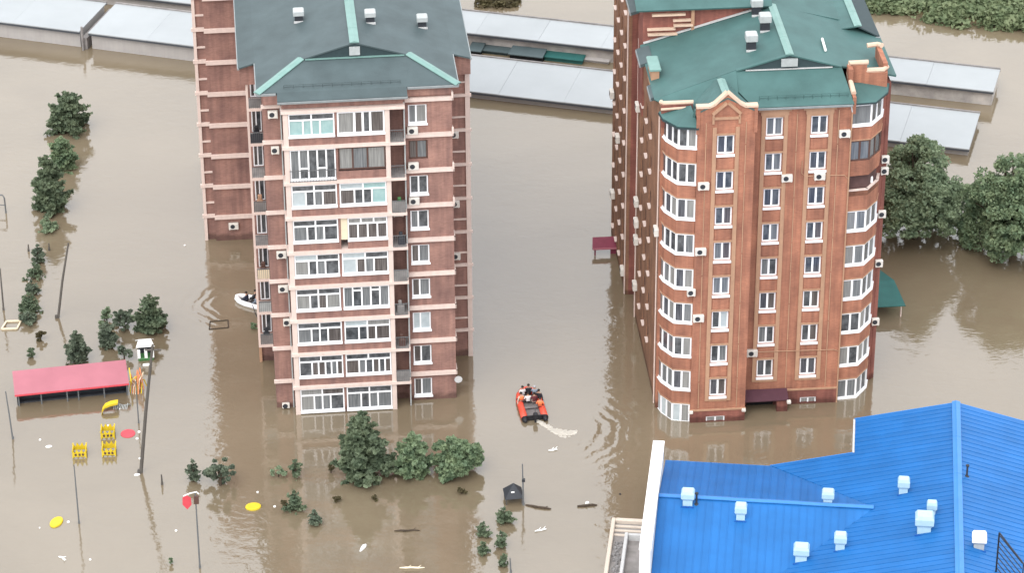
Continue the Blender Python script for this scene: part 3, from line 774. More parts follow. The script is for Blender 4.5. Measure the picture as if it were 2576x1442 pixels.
for z in (19.7, 18.7, 14.9, 5.2, 10.5): aircon(b2, 15.0, 5.15, z, w=.6)
mb = MB().path([(9.9, VM - .05, ZC3[6] - 1.25), (11.6, VM - .05, ZC3[6] - 1.30), (11.85, VM - .05, ZC3[6] - 1.6)], .035, 6); mb.build('cable_duct', tan, b2)
mb = MB().path([(8.3, VM - .05, ZC3[6] + .1), (8.32, VM - .05, ZC3[6] - 1.0), (8.6, VM - .05, ZC3[6] - 1.25), (9.2, VM - .05, ZC3[6] - 1.3)], .035, 6); mb.build('cable_duct', tan, b2)
MB().path([(5.2, VM - .12, ZC3[0] + 1.62), (11.5, VM - .12, ZC3[0] + 1.52), (11.9, VM - .05, ZC3[0] + 1.3)], .035, 6).build('cable_duct', tan, b2)
MB().tube((11.93, VM - .07, -1), (11.93, VM - .07, 25.8), .06).build('downpipe', tan, b2)
MB().tube((15.2, 5.2, -1), (15.2, 5.2, 25.8), .06).build('downpipe', brick3, b2)

# entrance canopy and door
MB().slab([(4.35, .75, 1.18), (7.9, .80, 1.18), (7.9, VM - .13, 1.58), (4.35, VM - .13, 1.58)], .10).build('entrance_canopy', purple, b2)
MB().box(7.0, 7.85, 1.0, 1.5, -1.4, 1.05).build('canopy_post', brick3, b2)
MB().box(4.8, 6.85, VM + .1, VM + .2, -1.4, .72).build('door', dark, b2)
for (u, v) in ((.05, -.12), (4.2, -.12), (7.9, .72)):
    MB().bbox(-.16, .16, -.16, .16, 0, .22, .04).build('lamp_box', acwhite, b2, loc=(u, v, .95))

# roof of the right building
S2 = .295; UR2, RZ2 = 7.5, 29.28; ELU = -2.75; ERU = 15.9; V0, V1 = 5.0, 13.75
zL = lambda u: RZ2 - S2 * abs(u - UR2)
VFL = 4.0
# left slope (front edge follows the skirt and the parapet)
MB().slab([(ELU, VFL + .3, zL(ELU)), (3.5, V0, zL(3.5)), (UR2, V0, RZ2), (UR2, V1, RZ2), (ELU, V1, zL(ELU))], .14).build('roof_slope', green2, b2)
MB().slab([(UR2, V0, RZ2), (11.5, V0, zL(11.5)), (ERU, 5.6, zL(ERU)), (ERU, V1, zL(ERU)), (UR2, V1, RZ2)], .14).build('roof_slope', green2, b2)
GZ2 = zL(3.5)
MB().slab([(4.45, 1.72, 26.52), (12.0, 1.72, 26.52), (11.5, V0 - .02, GZ2), (3.5, V0 - .02, GZ2), (3.3, 3.4, 27.27)], .13).build('roof_skirt', green2, b2)
MB().slab([(ELU, VFL + .3, zL(ELU) - .01), (-.2, 1.4, 26.1), (3.3, 1.2, 26.6), (3.5, V0 - .03, GZ2 - .02)], .10).build('roof_skirt', green2, b2)
g = MB(); g.loft([[(3.7, V0 - .10, GZ2 - .05), (11.3, V0 - .10, GZ2 - .05), (UR2, V0 - .10, RZ2 - .12)], [(3.8, V0 + .6, GZ2 - .05), (11.2, V0 + .6, GZ2 - .05), (UR2, V0 + .6, RZ2 - .16)]]); g.build('gable_triangle', darkgable, b2)
for u0 in (3.5, 11.5):
    MB().slab([(u0, V0 - .20, GZ2 + .03), (UR2, V0 - .20, RZ2 + .03), (UR2, V0 + .1, RZ2 + .03), (u0, V0 + .1, GZ2 + .03)], .11).build('roof_rake', green2, b2)
MB().box(UR2 - .62, UR2 + .62, V0 - .30, V0 - .11, GZ2 + .25, GZ2 + .85).build('gable_vent', greyvent, b2)
MB().box(4.2, 10.8, V0 - .24, V0 - .11, GZ2 - .02, GZ2 + .04).build('flashing', whitetrim, b2)
cap(b2, (UR2, V0 - .22, RZ2 + .02), (UR2, V1, RZ2 + .02), .62, capgreen)
# cross gable over the centre column
MB().slab([(2.16, -.05, 28.35), (2.16, 4.4, 28.0), (4.2, 1.6, 26.75), (4.25, -.05, 27.25)], .10).build('roof_dormer_slope', green2, b2)
MB().slab([(2.16, -.05, 28.35), (2.16, 4.4, 28.0), (.0, 2.6, 26.6), (.05, -.05, 27.25)], .10).build('roof_dormer_slope', green2, b2)
cap(b2, (2.16, .1, 28.36), (2.16, 3.6, 28.06), .6, capgreen)
# shaped parapet with coping
prof = [(-.15, 27.55), (.85, 27.55), (1.25, 27.75), (2.16, 28.65), (3.08, 27.75), (3.5, 27.5), (4.45, 27.5)]
MB().loft([[(u, -.02, z) for u, z in prof] + [(4.45, -.02, 26.9), (-.15, -.02, 26.9)], [(u, .3, z) for u, z in prof] + [(4.45, .3, 26.9), (-.15, .3, 26.9)]]).build('parapet', brick2, b2)
mb = MB()
for a, b_ in zip(prof, prof[1:]): mb.bar((a[0], .12, a[1]), (b_[0], .12, b_[1]), .52, .17)
mb.build('coping', bolster, b2)
mb = MB()
for a, b_ in (((1.14, 26.2), (1.14, 26.95)), ((1.14, 26.95), (2.16, 27.85)), ((2.16, 27.85), (3.10, 26.95)), ((3.10, 26.95), (3.10, 26.2))): mb.bar((a[0], -.10, a[1]), (b_[0], -.10, b_[1]), .16, .22)
mb.build('gable_surround', tan, b2)
MB().box(1.12, 3.12, -.10, -.003, 26.55, 26.75).build('trim_band', tan, b2)
for u in (-.1, 4.2): MB().box(u - .02, u + .24, -.10, .002, 25.4, 27.45).build('pilaster', brick2, b2)
# left parapet with rolled coping and the bay roof
MB().box(-2.45, -.1, 2.3, 2.62, 24.9, 26.75).build('parapet', brick3, b2)
MB().path([(-2.45, 2.75, 26.82), (-2.3, 2.46, 26.84), (-.05, 2.46, 26.84)], .17, 8).build('coping', bolster, b2)
MB().path([(-2.5, 2.2, 26.45), (-.4, 2.25, 26.5)], .10, 8).build('coping', bolster, b2)
apx = (-.25, 2.2, 26.7)
ov = [(-2.60, 2.75), (-2.42, 1.58), (-1.50, .18), (.06, -.12)]
for i in range(3):
    p, q = ov[i], ov[i + 1]
    MB().slab([(p[0], p[1], 26.0), (q[0], q[1], 26.0), apx], .08).build('bay_roof_facet', green2, b2)
    MB().bar((p[0], p[1], 25.80), (q[0], q[1], 25.80), .10, .12).build('gutter', darkgable, b2)
MB().path([(.0, 1.0, 26.9), (-.15, 1.1, 26.2), (-.1, 1.0, 25.9)], .16, 8).build('valley_gutter', green2, b2)
# right bay roof and stepped brick parapets with rolled copings
apx = (12.3, 4.4, 26.95)
ov = [(11.85, 2.1), (13.75, 2.25), (14.92, 3.82), (15.3, 5.3)]
for i in range(3):
    p, q = ov[i], ov[i + 1]
    MB().slab([(p[0], p[1], 26.32), (q[0], q[1], 26.32), apx], .08).build('bay_roof_facet', green2, b2)
    MB().bar((p[0], p[1], 26.18), (q[0], q[1], 26.18), .10, .12).build('gutter', darkgable, b2)
MB().box(11.9, 12.25, 4.0, 4.9, 25.5, 28.25).box(12.25, 15.0, 4.6, 4.95, 25.5, 27.6).box(12.25, 13.4, 4.61, 4.96, 27.6, 28.3).box(14.7, 15.05, 4.95, 8.2, 25.5, 28.2).build('parapet', brick2, b2)
MB().path([(12.05, 3.9, 27.2), (12.08, 4.75, 27.6), (12.1, 4.8, 28.42), (13.5, 4.8, 28.42)], [.16, .2, .2, .2], 8).build('coping', bolster, b2)
MB().path([(13.35, 4.8, 27.74), (14.7, 4.8, 27.74), (15.05, 5.2, 27.8)], .20, 8).build('coping', bolster, b2)
MB().path([(14.0, 8.0, 28.25), (14.8, 8.05, 28.3), (15.05, 7.6, 28.4)], .20, 8).build('coping', bolster, b2)
MB().box(11.95, 12.2, 2.0, 4.0, 25.5, 26.9).build('parapet', brick2, b2)
MB().path([(12.07, 2.5, 27.0), (12.07, 3.9, 27.25)], .2, 8).build('coping', bolster, b2)
# right rear fold of the roof
V2 = 12.2
MB().slab([(12.6, V2, 27.72), (14.05, V2, 27.9), (14.05, 30, 27.9), (12.0, 30, 27.9)], .1).build('roof_slope', green2, b2)
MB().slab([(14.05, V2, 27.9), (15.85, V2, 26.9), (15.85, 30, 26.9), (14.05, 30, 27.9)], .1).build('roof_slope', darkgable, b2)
cap(b2, (14.05, V2 - .05, 27.92), (14.05, 30, 27.92), .6, capgreen)
MB().box(13.2, 15.8, V2 + .12, V2 + .3, 25.8, 27.0).build('eave_wall', darkgable, b2)  # shade below the eave put into the wall colour by the dark slate
MB().bar((13.3, V2 - .05, 26.86), (15.88, V2 - .05, 26.80), .12, .12).build('gutter', guttergrey, b2)
MB().box(11.94, 15.5, 14.0, 40, -1.5, 26.6).build('rear_wall', brick2, b2)
# rear block rising behind the left slope
MB().box(-2.5, 7.2, 13.8, 16.8, 20, 29.35)  .box(3.01, 7.3, 16.8, 40, -1.5, 29.0).box(7.3, 11.93, 16.8, 40, -1.5, 27.0).build('rear_wall', brick3, b2)
MB().slab([(-3.1, 13.3, 29.4), (7.5, 13.3, 29.4), (7.5, 20, 31.4), (-3.1, 20, 31.0)], .14).build('rear_roof', green2, b2)
MB().slab([(7.5, 13.78, 29.2), (13.0, 13.78, 27.75), (13.0, 40, 27.75), (7.5, 40, 29.2)], .12).build('rear_roof', green2, b2)
MB().bar((ELU + .3, V1 - .06, zL(ELU + .3) + .05), (UR2 - .4, V1 - .06, zL(UR2 - .4) + .05), .16, .12).build('flashing', whitetrim, b2)
for (u0, u1, z) in ((-2.2, .0, 27.55), (-.2, 1.2, 28.25), (-1.9, .6, 29.2)):
    MB().box(u0, u1, 13.5, 13.79, z, z + .14).build('coping', bolster, b2); MB().box(u0 + .05, u1 + .15, 13.45, 13.79, z - .42, z - .28).build('coping', bolster, b2)
MB().bar((1.35, 13.6, 26.9), (1.35, 13.6, 29.3), .25, .2).build('pilaster', tan, b2)
# stepped eave boxes along the left edge
for (v0, v1, u0, u1, z) in ((10.4, 13.2, -3.1, -2.1, 26.45), (4.8, 7.0, -2.95, -2.0, 26.35), (16.3, 19.4, -3.2, -2.2, 28.1)):
    MB().slab([(u0, v0, z - .25), (u1, v0, z + .05), (u1, v1, z + .05), (u0, v1, z - .25)], .25).build('eave_box', green1, b2)
    MB().bar((u0, v0, z - .5), (u0, v1, z - .5), .12, .2).build('gutter', guttergrey, b2)
MB().box(-2.6, -2.0, 7.4, 9.6, 25.4, 27.1).build('side_parapet', tan, b2)
MB().bbox(-2.75, -1.85, 7.3, 9.7, 27.102, 27.3, .06).build('coping', capgreen, b2)
for (u, v) in ((5.0, 7.6), (6.4, 10.0), (6.2, 13.0)): roof_vent(b2, u, v, zL(u), 1.35, .66)
MB().tube((10.6, 6.9, zL(10.6) + .15), (10.7, 9.0, zL(10.7) + .15), .10).build('vent_pipe', floatwhite, b2)
mb = MB()
for zz in (.12, .28): mb.bar((4.9, 2.35, 26.85 + zz), (11.6, 2.35, 26.85 + zz), .03, .03)
for q in range(11): mb.box(4.9 + q * .67, 4.93 + q * .67, 2.33, 2.37, 26.75, 27.15)
mb.build('snow_guard', green2, b2)
MB().bar((4.45, 1.66, 26.33), (11.9, 1.66, 26.33), .12, .14).build('gutter', guttergrey, b2)
MB().path([(11.7, 1.7, 26.4), (11.85, 1.9, 26.1), (11.93, 1.98, 25.7)], .06).build('downpipe', whitetrim, b2)

# ------------------------------------------------------------------ blue-roofed building
O3 = Vector((33.05, -30.76, 0)); PH3 = R(-6.4)
b3 = thing('low_building', 'low building with bright blue ribbed metal roof and white parapet wall', 'building', O3, PH3)
S3 = .258; RZ3 = 7.5


def clip(poly, nx, ny, c, keep=1):
    out = []
    for i in range(len(poly)):
        a, b_ = poly[i], poly[(i + 1) % len(poly)]
        da = (nx * a[0] + ny * a[1] - c) * keep; db = (nx * b_[0] + ny * b_[1] - c) * keep
        if da >= 0: out.append(a)
        if (da > 0 and db < 0) or (da < 0 and db > 0):
            t = da / (da - db); out.append((a[0] + (b_[0] - a[0]) * t, a[1] + (b_[1] - a[1]) * t))
    return out


def panels(parent, poly, zf, along, sp=.56):
    """ribbed sheets laid on the roof plane z = zf(u, v); along = 0: sheets run along u, 1: along v"""
    ax = 1 - along
    lo = min(p[ax] for p in poly); hi = max(p[ax] for p in poly)
    k0 = math.floor(lo / sp); k1 = math.ceil(hi / sp)
    for k in range(k0, k1):
        a, b_ = k * sp, (k + 1) * sp
        n_ = (1, 0) if ax == 0 else (0, 1)
        q = clip(clip(poly, *n_, a, 1), *n_, b_, -1)
        if len(q) < 3: continue
        area = abs(sum(q[i][0] * q[(i + 1) % len(q)][1] - q[(i + 1) % len(q)][0] * q[i][1] for i in range(len(q)))) / 2
        if area < .03: continue
        e = .004 + .006 * ((k * 7) % 5) / 5
        mb = MB(); mb.loft([[(p[0], p[1], zf(*p) - .03) for p in q], [(p[0], p[1], zf(*p) + .03 + e) for p in q]])
        # raised rib along one edge
        m0 = a + .03; t0 = clip(q, *n_, m0 - .028, 1); t0 = clip(t0, *n_, m0 + .028, -1)
        if len(t0) >= 3: mb.loft([[(p[0], p[1], zf(*p) + .03) for p in t0], [(p[0], p[1], zf(*p) + .066) for p in t0]])
        mb.build('roof_sheet', blue, parent)


zmain = lambda u, v: RZ3 - S3 * abs(u)
VR, ZR3 = -12.4, 6.0
zwing = lambda u, v: ZR3 - S3 * abs(v - VR)
FRONT = -27
zu = lambda f: (lambda u, v: f(u, v) - .06)
for poly, f, al in (
    ([(-7.37, 0), (0, 0), (0, -4.65), (-7.37, -4.65)], zmain, 0),
    ([(-13.45, -4.65), (0, -4.65), (0, VR), (-5.8, VR)], zmain, 0),
    ([(0, VR), (-5.8, VR), (-13.45, -20.1), (0, -20.1)], zmain, 0),
    ([(-13.45, -20.1), (0, -20.1), (0, FRONT), (-13.45, FRONT)], zmain, 0),
    ([(0, 0), (13, 0), (13, FRONT), (0, FRONT)], zmain, 0),
    ([(-21.3, -4.69), (-13.45, -4.69), (-5.8, VR), (-21.3, VR)], zwing, 1),
    ([(-21.3, VR), (-5.8, VR), (-13.45, -20.1), (-21.3, -20.1)], zwing, 1)):
    panels(b3, poly, f, al)
    MB().loft([[(p[0], p[1], f(*p) - .25) for p in poly], [(p[0], p[1], f(*p) - .045) for p in poly]]).build('roof_deck', bluebase, b3)
def ridge(p0, p1, wd, mt, nm='ridge_cap'):
    cap(b3, p0, p1, wd, mt, nm)
ridge((0, .1, RZ3 + .06), (0, FRONT, RZ3 + .06), .62, bluecap)
ridge((-21.3, VR, ZR3 + .06), (-5.9, VR, ZR3 + .06), .45, bluecap)
ridge((-7.0, -22.5, 5.85), (-.5, -22.7, 7.45), .18, bluecap, 'flashing')
# fascias
MB().bar((-7.4, .06, zmain(7.37, 0) - .16), (0, .06, RZ3 - .16), .08, .2).build('fascia', bluecap, b3)
MB().bar((0, .06, RZ3 - .16), (13, .06, zmain(13, 0) - .16), .08, .2).build('fascia', bluecap, b3)
MB().bar((-13.5, -4.60, zmain(13.45, 0) - .16), (-7.45, -4.60, zmain(7.45, 0) - .16), .08, .2).build('fascia', bluecap, b3)
MB().bar((-7.45, -4.55, zmain(7.4, 0) - .2), (-7.45, .08, zmain(7.4, 0) - .2), .14, .18).build('gutter', whitetrim, b3)
MB().bar((-21.3, -4.60, 3.80), (-13.5, -4.60, 3.80), .12, .18).build('gutter', bluecap, b3)
wl3 = MB(); wl3.box(-21.1, 12.5, FRONT + .5, -5.2, -1.5, 3.7); wl3.box(-7.0, 12.5, -5.2, -.4, -1.5, 5.2)
wl3.build('wall', whitewall, b3)
MB().bbox(-22.1, -21.32, -20.8, -6.75, -1.5, 7.0, .04).build('parapet_wall', whitewall, b3)
mb = MB().bbox(-22.13, -21.28, -20.84, -6.71, 7.003, 7.07, .02); mb.build('coping', floatwhite, b3)


def box_vent(u, v, z, w_=.8, h=1.2, m=ventblue):
    o = MB(); a = w_ * .36; b_ = w_ * .5
    ring = lambda s, zz: [(-s, -s * .8, zz), (s, -s * .8, zz), (s, s * .8, zz), (-s, s * .8, zz)]
    o.loft([ring(a, -.4), ring(a, h * .35), ring(b_ * .95, h * .5)])
    oo = o.build('roof_vent', ventblue if m is ventblue else greyvent, b3, loc=(u, v, z))
    hd = MB(); hd.loft([ring(b_, h * .5 + .01), ring(b_ * 1.02, h * .82), ring(b_ * .8, h)]); hd.build('cowl', m, oo)
    MB().box(-b_, b_, -b_ * .95, -b_ * .88, -.25, .02).build('flashing', bluebase, oo)
    return oo


PX = [(1730, 1250, .95, 1.2), (1863, 1287, .85, 1.25), (2015, 1392, 1.1, 1.3), (2113, 1363, .88, 1.3), (2082, 1248, .88, 1.1), (2272, 1222, .85, 1.25), (2343, 1277, .72, 1.1), (2324, 1318, 1.3, 1.45)]
ca, sa = math.cos(PH3), math.sin(PH3)
def b3local(x, y, z):
    p = at(x, y, z) - O3; return (p.x * ca + p.y * sa, -p.x * sa + p.y * ca)
def b3roof(x, y):
    z = 6.0
    for _ in range(12):
        u, v = b3local(x, y, z)
        z = max(zmain(u, v), zwing(u, v) if (u < -5.8 and v > -20.1) else -9)
    return u, v, z
for (x, y, w_, h) in PX:
    u, v, z = b3roof(x, y + 18); box_vent(u, v, z, w_, h)
u, v, z = b3roof(2462, 1378); box_vent(u, v, z, 1.0, 1.2, floatwhite)
for (x, y) in ((1752, 1270), (2432, 1200)):
    u, v, z = b3roof(x, y)
    MB().tube((0, 0, -.2), (0, 0, .9), .07).tube((0, 0, -.05), (0, 0, .12), .22, .10).tube((0, 0, .9), (0, 0, 1.0), .13).build('roof_pipe', dark2, b3, loc=(u, v, z))
# dark steel frame on the right slope
u, v, z = b3roof(2505, 1442)
lad = MB()
for k in range(2): lad.bar((k * 0.02, 0, 0), (k * .02, 0, 3.3), .09, .09)
for q in range(7): lad.bar((.02, 0, .4 + q * .45), (1.6, -1.6, -.7 + q * .45), .05, .05)
lad.bar((0, 0, 3.3), (1.8, -1.8, 1.9), .08, .08); lad.bar((1.7, -1.7, -1.5), (1.7, -1.7, 2.0), .08, .08); lad.bar((1.8, -1.8, 1.9), (3.2, -1.9, 1.6), .06, .06)
lad.build('roof_ladder_frame', dark2, b3, loc=(u, v, z))

# flooded entrance ramp beside it
rp = thing('flooded_ramp', 'flooded concrete entrance ramp with pale kerbs beside the white parapet', 'ramp', O3, PH3)
rv0, rv1 = -7.6, -26.0
MB().box(-24.75, -22.15, rv1, rv0, -1.5, .10).build('ramp_floor', concrete, rp)
MB().bbox(-25.05, -24.75, rv1, rv0 + .35, -1.5, .42, .05).build('kerb', ramp_edge, rp); MB().bbox(-24.748, -22.12, rv0 + .002, rv0 + .35, -1.5, .42, .05).build('kerb', ramp_edge, rp)
for i in range(3): MB().box(-24.74, -22.14, rv0 - .55 - i * .55, rv0 - .3 - i * .55, .102, .14 + .02 * (3 - i)).build('step', ramp_edge, rp)
MB().bbox(-23.9, -23.65, rv1, rv0 - 1.9, .103, .7, .04).build('kerb', whitetrim, rp); MB().bbox(-23.648, -22.13, rv0 - 2.15, rv0 - 1.9, .103, .65, .04).build('kerb', whitetrim, rp)
rub = MB(); rr = random.Random(5)
for i in range(60):
    x, y, s_ = rr.uniform(-24.6, -24.05), rr.uniform(-17, rv0 - 2.2), rr.uniform(.08, .22)
    pts = [(x + s_ * rr.uniform(.7, 1.2) * math.cos(t), y + s_ * rr.uniform(.7, 1.2) * math.sin(t)) for t in (0, 1.2, 2.5, 3.8, 5.1)]
    rub.loft([[(p[0], p[1], .103) for p in pts], [(x + (p[0] - x) * .6, y + (p[1] - y) * .6, .1 + s_ * rr.uniform(.6, 1.1)) for p in pts]])
o = rub.build('rubble', rubble, rp); o['kind'] = 'stuff'

# ------------------------------------------------------------------ garage rows behind
def shed(name, label, org, ang, x0, x1, depth, zf, zb, wall=shedwall, ripple=True, group='white garage rows behind the apartment blocks', gap=0):
    t = thing(name, label, 'garage row', (org[0], org[1], 0), ang, group)
    MB().box(x0 + .15, x1 - .15, .25, depth - .25, -1.5, zf - .12).build('wall', wall, t)
    n_ = max(1, int((x1 - x0) / 6)); st = (x1 - x0) / n_
    for i in range(n_):
        e = .006 * (i % 3)
        MB().slab([(x0 + i * st, -.15, zf + e), (x0 + (i + 1) * st - .015, -.15, zf + e), (x0 + (i + 1) * st - .015, depth + .15, zb + e), (x0 + i * st, depth + .15, zb + e)], .10).build('roof_sheet', shedroof, t)
    MB().box(x0, x1, -.14, -.06, zf - .30, zf - .105).build('fascia', eavedark, t)
    MB().box(x0, x1, depth + .05, depth + .2, zb - .25, zb + .12).build('back_kerb', concrete, t)
    return t
AB = R(-16.4); OB = (-40.69, 46.36)
shed('garage_row', 'long white roofed garage row at the far left edge', OB, AB, -22, -.9, 6.6, 1.85, 1.85)
shed('garage_row', 'white roofed garage row between the dark gap and the plum brick block', OB, AB, 0, 24, 6.7, 1.85, 1.85)
shed('garage_row', 'low white roofed garage row nearest the water between the two blocks', (-3.92, 35.32), R(-15.2), -16, 46.9, 6.9, .85, 1.0)
OA = (-3.82, 46.25); AA = R(-15.2)
ta = shed('garage_row', 'rear white roofed garage row with stained front wall', OA, AA, -12, 50.4, 4.6, 1.65, 1.65, wall=shedstain)
shed('garage_row', 'rear garage row behind the far left garages, cut by the picture top', (-33, 54.5), AA, -20, 12, 5, 1.3, 1.3, group='white garage rows behind the apartment blocks')
MB().bbox(-41.3, -40.9, 46.0, 53.4, -1, 1.7, .03).build('x', concrete) if False else None
# dark gap with a drain post between the two left rows
gp = MB().box(-.75, -.2, -.1, 6.8, -1.2, 1.2).tube((-.55, -.35, -1), (-.55, -.35, 2.5), .12)
tag(gp.build('drain_gap_wall', concrete, None, loc=(*OB, 0), rz=AB), 'grey gap wall and post between the two left garage rows', 'wall')
# low flooded sheds in front of the rear row
for i, (x0, x1, y0, y1, z, mt, lb) in enumerate(((1185, 1207, 112, 121, .5, green1, 'small flooded green shed roof touching the plum block'), (1210, 1282, 108, 122, .35, darkgable, 'long low grey-green shed roof before the rear garages'), (1287, 1368, 118, 133, .75, green1, 'raised grey-green shed roof with dark front under it'), (1374, 1470, 122, 142, .45, tealc, 'pale teal flooded shed beside the rear garages'), (1448, 1535, 128, 143, .3, shedwall, 'greyish pink flooded slab beside the teal shed'))):
    p = at(x0, (y0 + y1) / 2, z); q = at(x1, (y0 + y1) / 2 + 8, z); L_ = (q - p).length
    t = thing('flooded_shed', lb, 'shed', (p.x, p.y, 0), R(-15.2), 'flooded sheds before the rear garages')
    dd = 1.5
    MB().bbox(0, L_, -dd / 2, dd / 2, -1, z - .12, .03).build('wall', dark if mt is green1 else mt, t)
    MB().slab([(-.12, -dd / 2 - .15, z), (L_ + .12, -dd / 2 - .15, z), (L_ + .12, dd / 2 + .15, z + .10), (-.12, dd / 2 + .15, z + .10)], .09).build('roof', mt if mt is not darkgable else green1, t)

# ------------------------------------------------------------------ vegetation
def quads(P, U, V):
    n_ = len(P); verts = np.empty((n_, 4, 3)); verts[:, 0] = P - U - V; verts[:, 1] = P + U - V * .6; verts[:, 2] = P + U * .7 + V; verts[:, 3] = P - U * .8 + V * .8
    return verts.reshape(-1, 3)


def leafmesh(name, verts, m):
    n_ = len(verts) // 4
    me = bpy.data.meshes.new(name); me.vertices.add(len(verts)); me.vertices.foreach_set('co', verts.ravel())
    me.loops.add(n_ * 4); me.loops.foreach_set('vertex_index', np.arange(n_ * 4, dtype=np.int32))
    me.polygons.add(n_); me.polygons.foreach_set('loop_start', np.arange(n_, dtype=np.int32) * 4); me.polygons.foreach_set('loop_total', np.full(n_, 4, dtype=np.int32))
    me.materials.append(m); me.update(calc_edges=True); return me


def rvec(rs, n_):
    v = rs.normal(size=(n_, 3)); return v / np.linalg.norm(v, axis=1)[:, None]


def leaf_verts(rs, P, size, upbias=.5):
    n_ = len(P); N = rvec(rs, n_); N[:, 2] += upbias; N /= np.linalg.norm(N, axis=1)[:, None]
    A = np.cross(N, rvec(rs, n_)); A /= np.linalg.norm(A, axis=1)[:, None] + 1e-9; B_ = np.cross(N, A)
    s = size * rs.uniform(.6, 1.3, size=(n_, 1)); return quads(P, A * s, B_ * s * .7)


def conifer(name, label, base, h, r, seed, m=leaf_con, dens=1.0, cone=.75, group=None, cat='tree', z0=-.2):
    rs = np.random.RandomState(seed); t = thing(name, label, cat, (base.x, base.y, 0), 0, group)
    MB().path([(0, 0, -1), (0.02, 0, h * .5), (0, .02, h * .97)], [.05 * r + .05, .04 * r + .03, .012], 6).build('trunk', bark, t)
    pts = []; br = MB(); lev = max(4, int(h / .32))
    for i in range(lev):
        f = i / (lev - 1); z = z0 + (h - z0) * (.02 + .94 * f)
        rad = r * ((1 - f) ** cone * rs.uniform(.75, 1.12) + .04)
        if f < .18: rad *= .80 + f
        nb = max(4, int(5 + 6 * rad / max(r, .3)))
        for b_ in range(nb):
            a = rs.uniform(0, 2 * math.pi); L_ = rad * rs.uniform(.55, 1.18); rise = .30 * L_ * rs.uniform(.2, 1.2)
            k = max(5, int(L_ * 26 * dens))
            u = rs.uniform(.12, 1, size=k) ** .8
            p = np.stack([np.cos(a) * L_ * u, np.sin(a) * L_ * u, z + rise * u * u - .05 * L_ * u], 1)
            sp_ = .05 + .13 * L_ * (1.15 - u)
            p += rs.normal(size=(k, 3)) * sp_[:, None] * np.array([1, 1, .55]); pts.append(p)
            if i % 2 == 0 and b_ % 2 == 0: br.tube((0, 0, z), (math.cos(a) * L_ * .85, math.sin(a) * L_ * .85, z + rise * .7), .02, .006, 4)
    P = np.concatenate(pts); P = P[P[:, 2] > -.03]
    br.build('branches', bark, t)
    o = link('crown', leafmesh('crown', leaf_verts(rs, P, .10 + .012 * h, .4), m), t); return t


def broadleaf(name, label, base, h, r, seed, m=leaf_dec, n_cl=46, per=150, group=None, cat='tree', low=.0, leaf=.15, squash=1.0):
    rs = np.random.RandomState(seed); t = thing(name, label, cat, (base.x, base.y, 0), 0, group)
    tk = MB(); tk.path([(0, 0, -1), (.05 * r, 0, h * .25), (0, .06 * r, h * .6)], [.07 * r + .04, .05 * r + .03, .02 * r + .01], 7)
    cz = (h + low) / 2; rz_ = (h - low) / 2
    cl = []; nl = 8 if n_cl > 30 else 3; lobes = []
    for i in range(nl):
        a_ = 2 * math.pi * (i + rs.uniform(-.3, .3)) / nl; f = rs.uniform(.35, .62); lobes.append((math.cos(a_) * f * r, math.sin(a_) * f * r * squash, low + (h - low) * rs.uniform(.22, .72), r * rs.uniform(.36, .52)))
    lobes.append((rs.uniform(-.15, .15) * r, 0, low + (h - low) * .76, r * .45))
    while len(cl) < n_cl:
        L = lobes[rs.randint(len(lobes))]; p = rvec(rs, 1)[0]
        if p[2] < -.75: continue
        q = rs.uniform(.72, 1.08); cl.append((L[0] + p[0] * L[3] * q, L[1] + p[1] * L[3] * q, max(.05, L[2] + p[2] * L[3] * 1.1 * q)))
    pts = []
    for c in cl:
        k = int(per * rs.uniform(.6, 1.3)); rad = r * (rs.uniform(.10, .21) if n_cl > 30 else rs.uniform(.2, .34))
        v = rvec(rs, k) * rad * (rs.uniform(.25, 1, size=(k, 1)) ** .5) * np.array([1, 1, .62])
        pts.append(np.array(c) + v)
        if rs.rand() < .4: tk.tube((0, 0, h * .30), (c[0] * .9, c[1] * .9, c[2]), .035 * r, .008 * r, 5)
    P = np.concatenate(pts); P = P[P[:, 2] > -.02]
    tk.build('trunk', bark, t)
    link('crown', leafmesh('crown', leaf_verts(rs, P, leaf, .6), m), t); return t


# right of the orange block
p = at(2300, 600); broadleaf('tree', 'large leafy tree in the water right of the orange block', p, 9.6, 4.5, 11, leaf_dec, 420, 120, 'leafy trees at the right edge', leaf=.13, low=.0)
p = at(2545, 640); broadleaf('tree', 'leafy tree cut by the right picture edge', p, 9.4, 4.7, 12, leaf_dec2, 420, 120, 'leafy trees at the right edge', leaf=.13, low=.0)
p = at(2470, 560); broadleaf('tree', 'thin open-crowned small tree between the two large right trees', p, 3.2, 1.7, 13, leaf_dec2, 22, 60, 'leafy trees at the right edge', leaf=.13, low=.2)
# foreground row of three
p = at(912, 1205); conifer('tree', 'tallest pointed green tree before the plum block front', p, 6.2, 2.15, 21, leaf_con, 2.0, .50)
p = at(1040, 1195); conifer('tree', 'middle tree of the row of three before the plum block', p, 3.6, 1.75, 22, leaf_dec2, 2.2, .42)
p = at(1150, 1190); broadleaf('shrub', 'round green bush at the right end of the row of three', p, 2.8, 2.0, 23, leaf_dec2, 170, 90, cat='bush', leaf=.12)
p = at(975, 1195); broadleaf('shrub', 'low dark bush between the tall tree and the middle tree', p, 1.7, 1.3, 24, leaf_con, 40, 80, cat='bush', leaf=.10)
p = at(832, 1190); broadleaf('shrub', 'thin straggly twigs left of the tall pointed tree', p, .7, .5, 25, leaf_dry, 8, 24, cat='bush', leaf=.08)
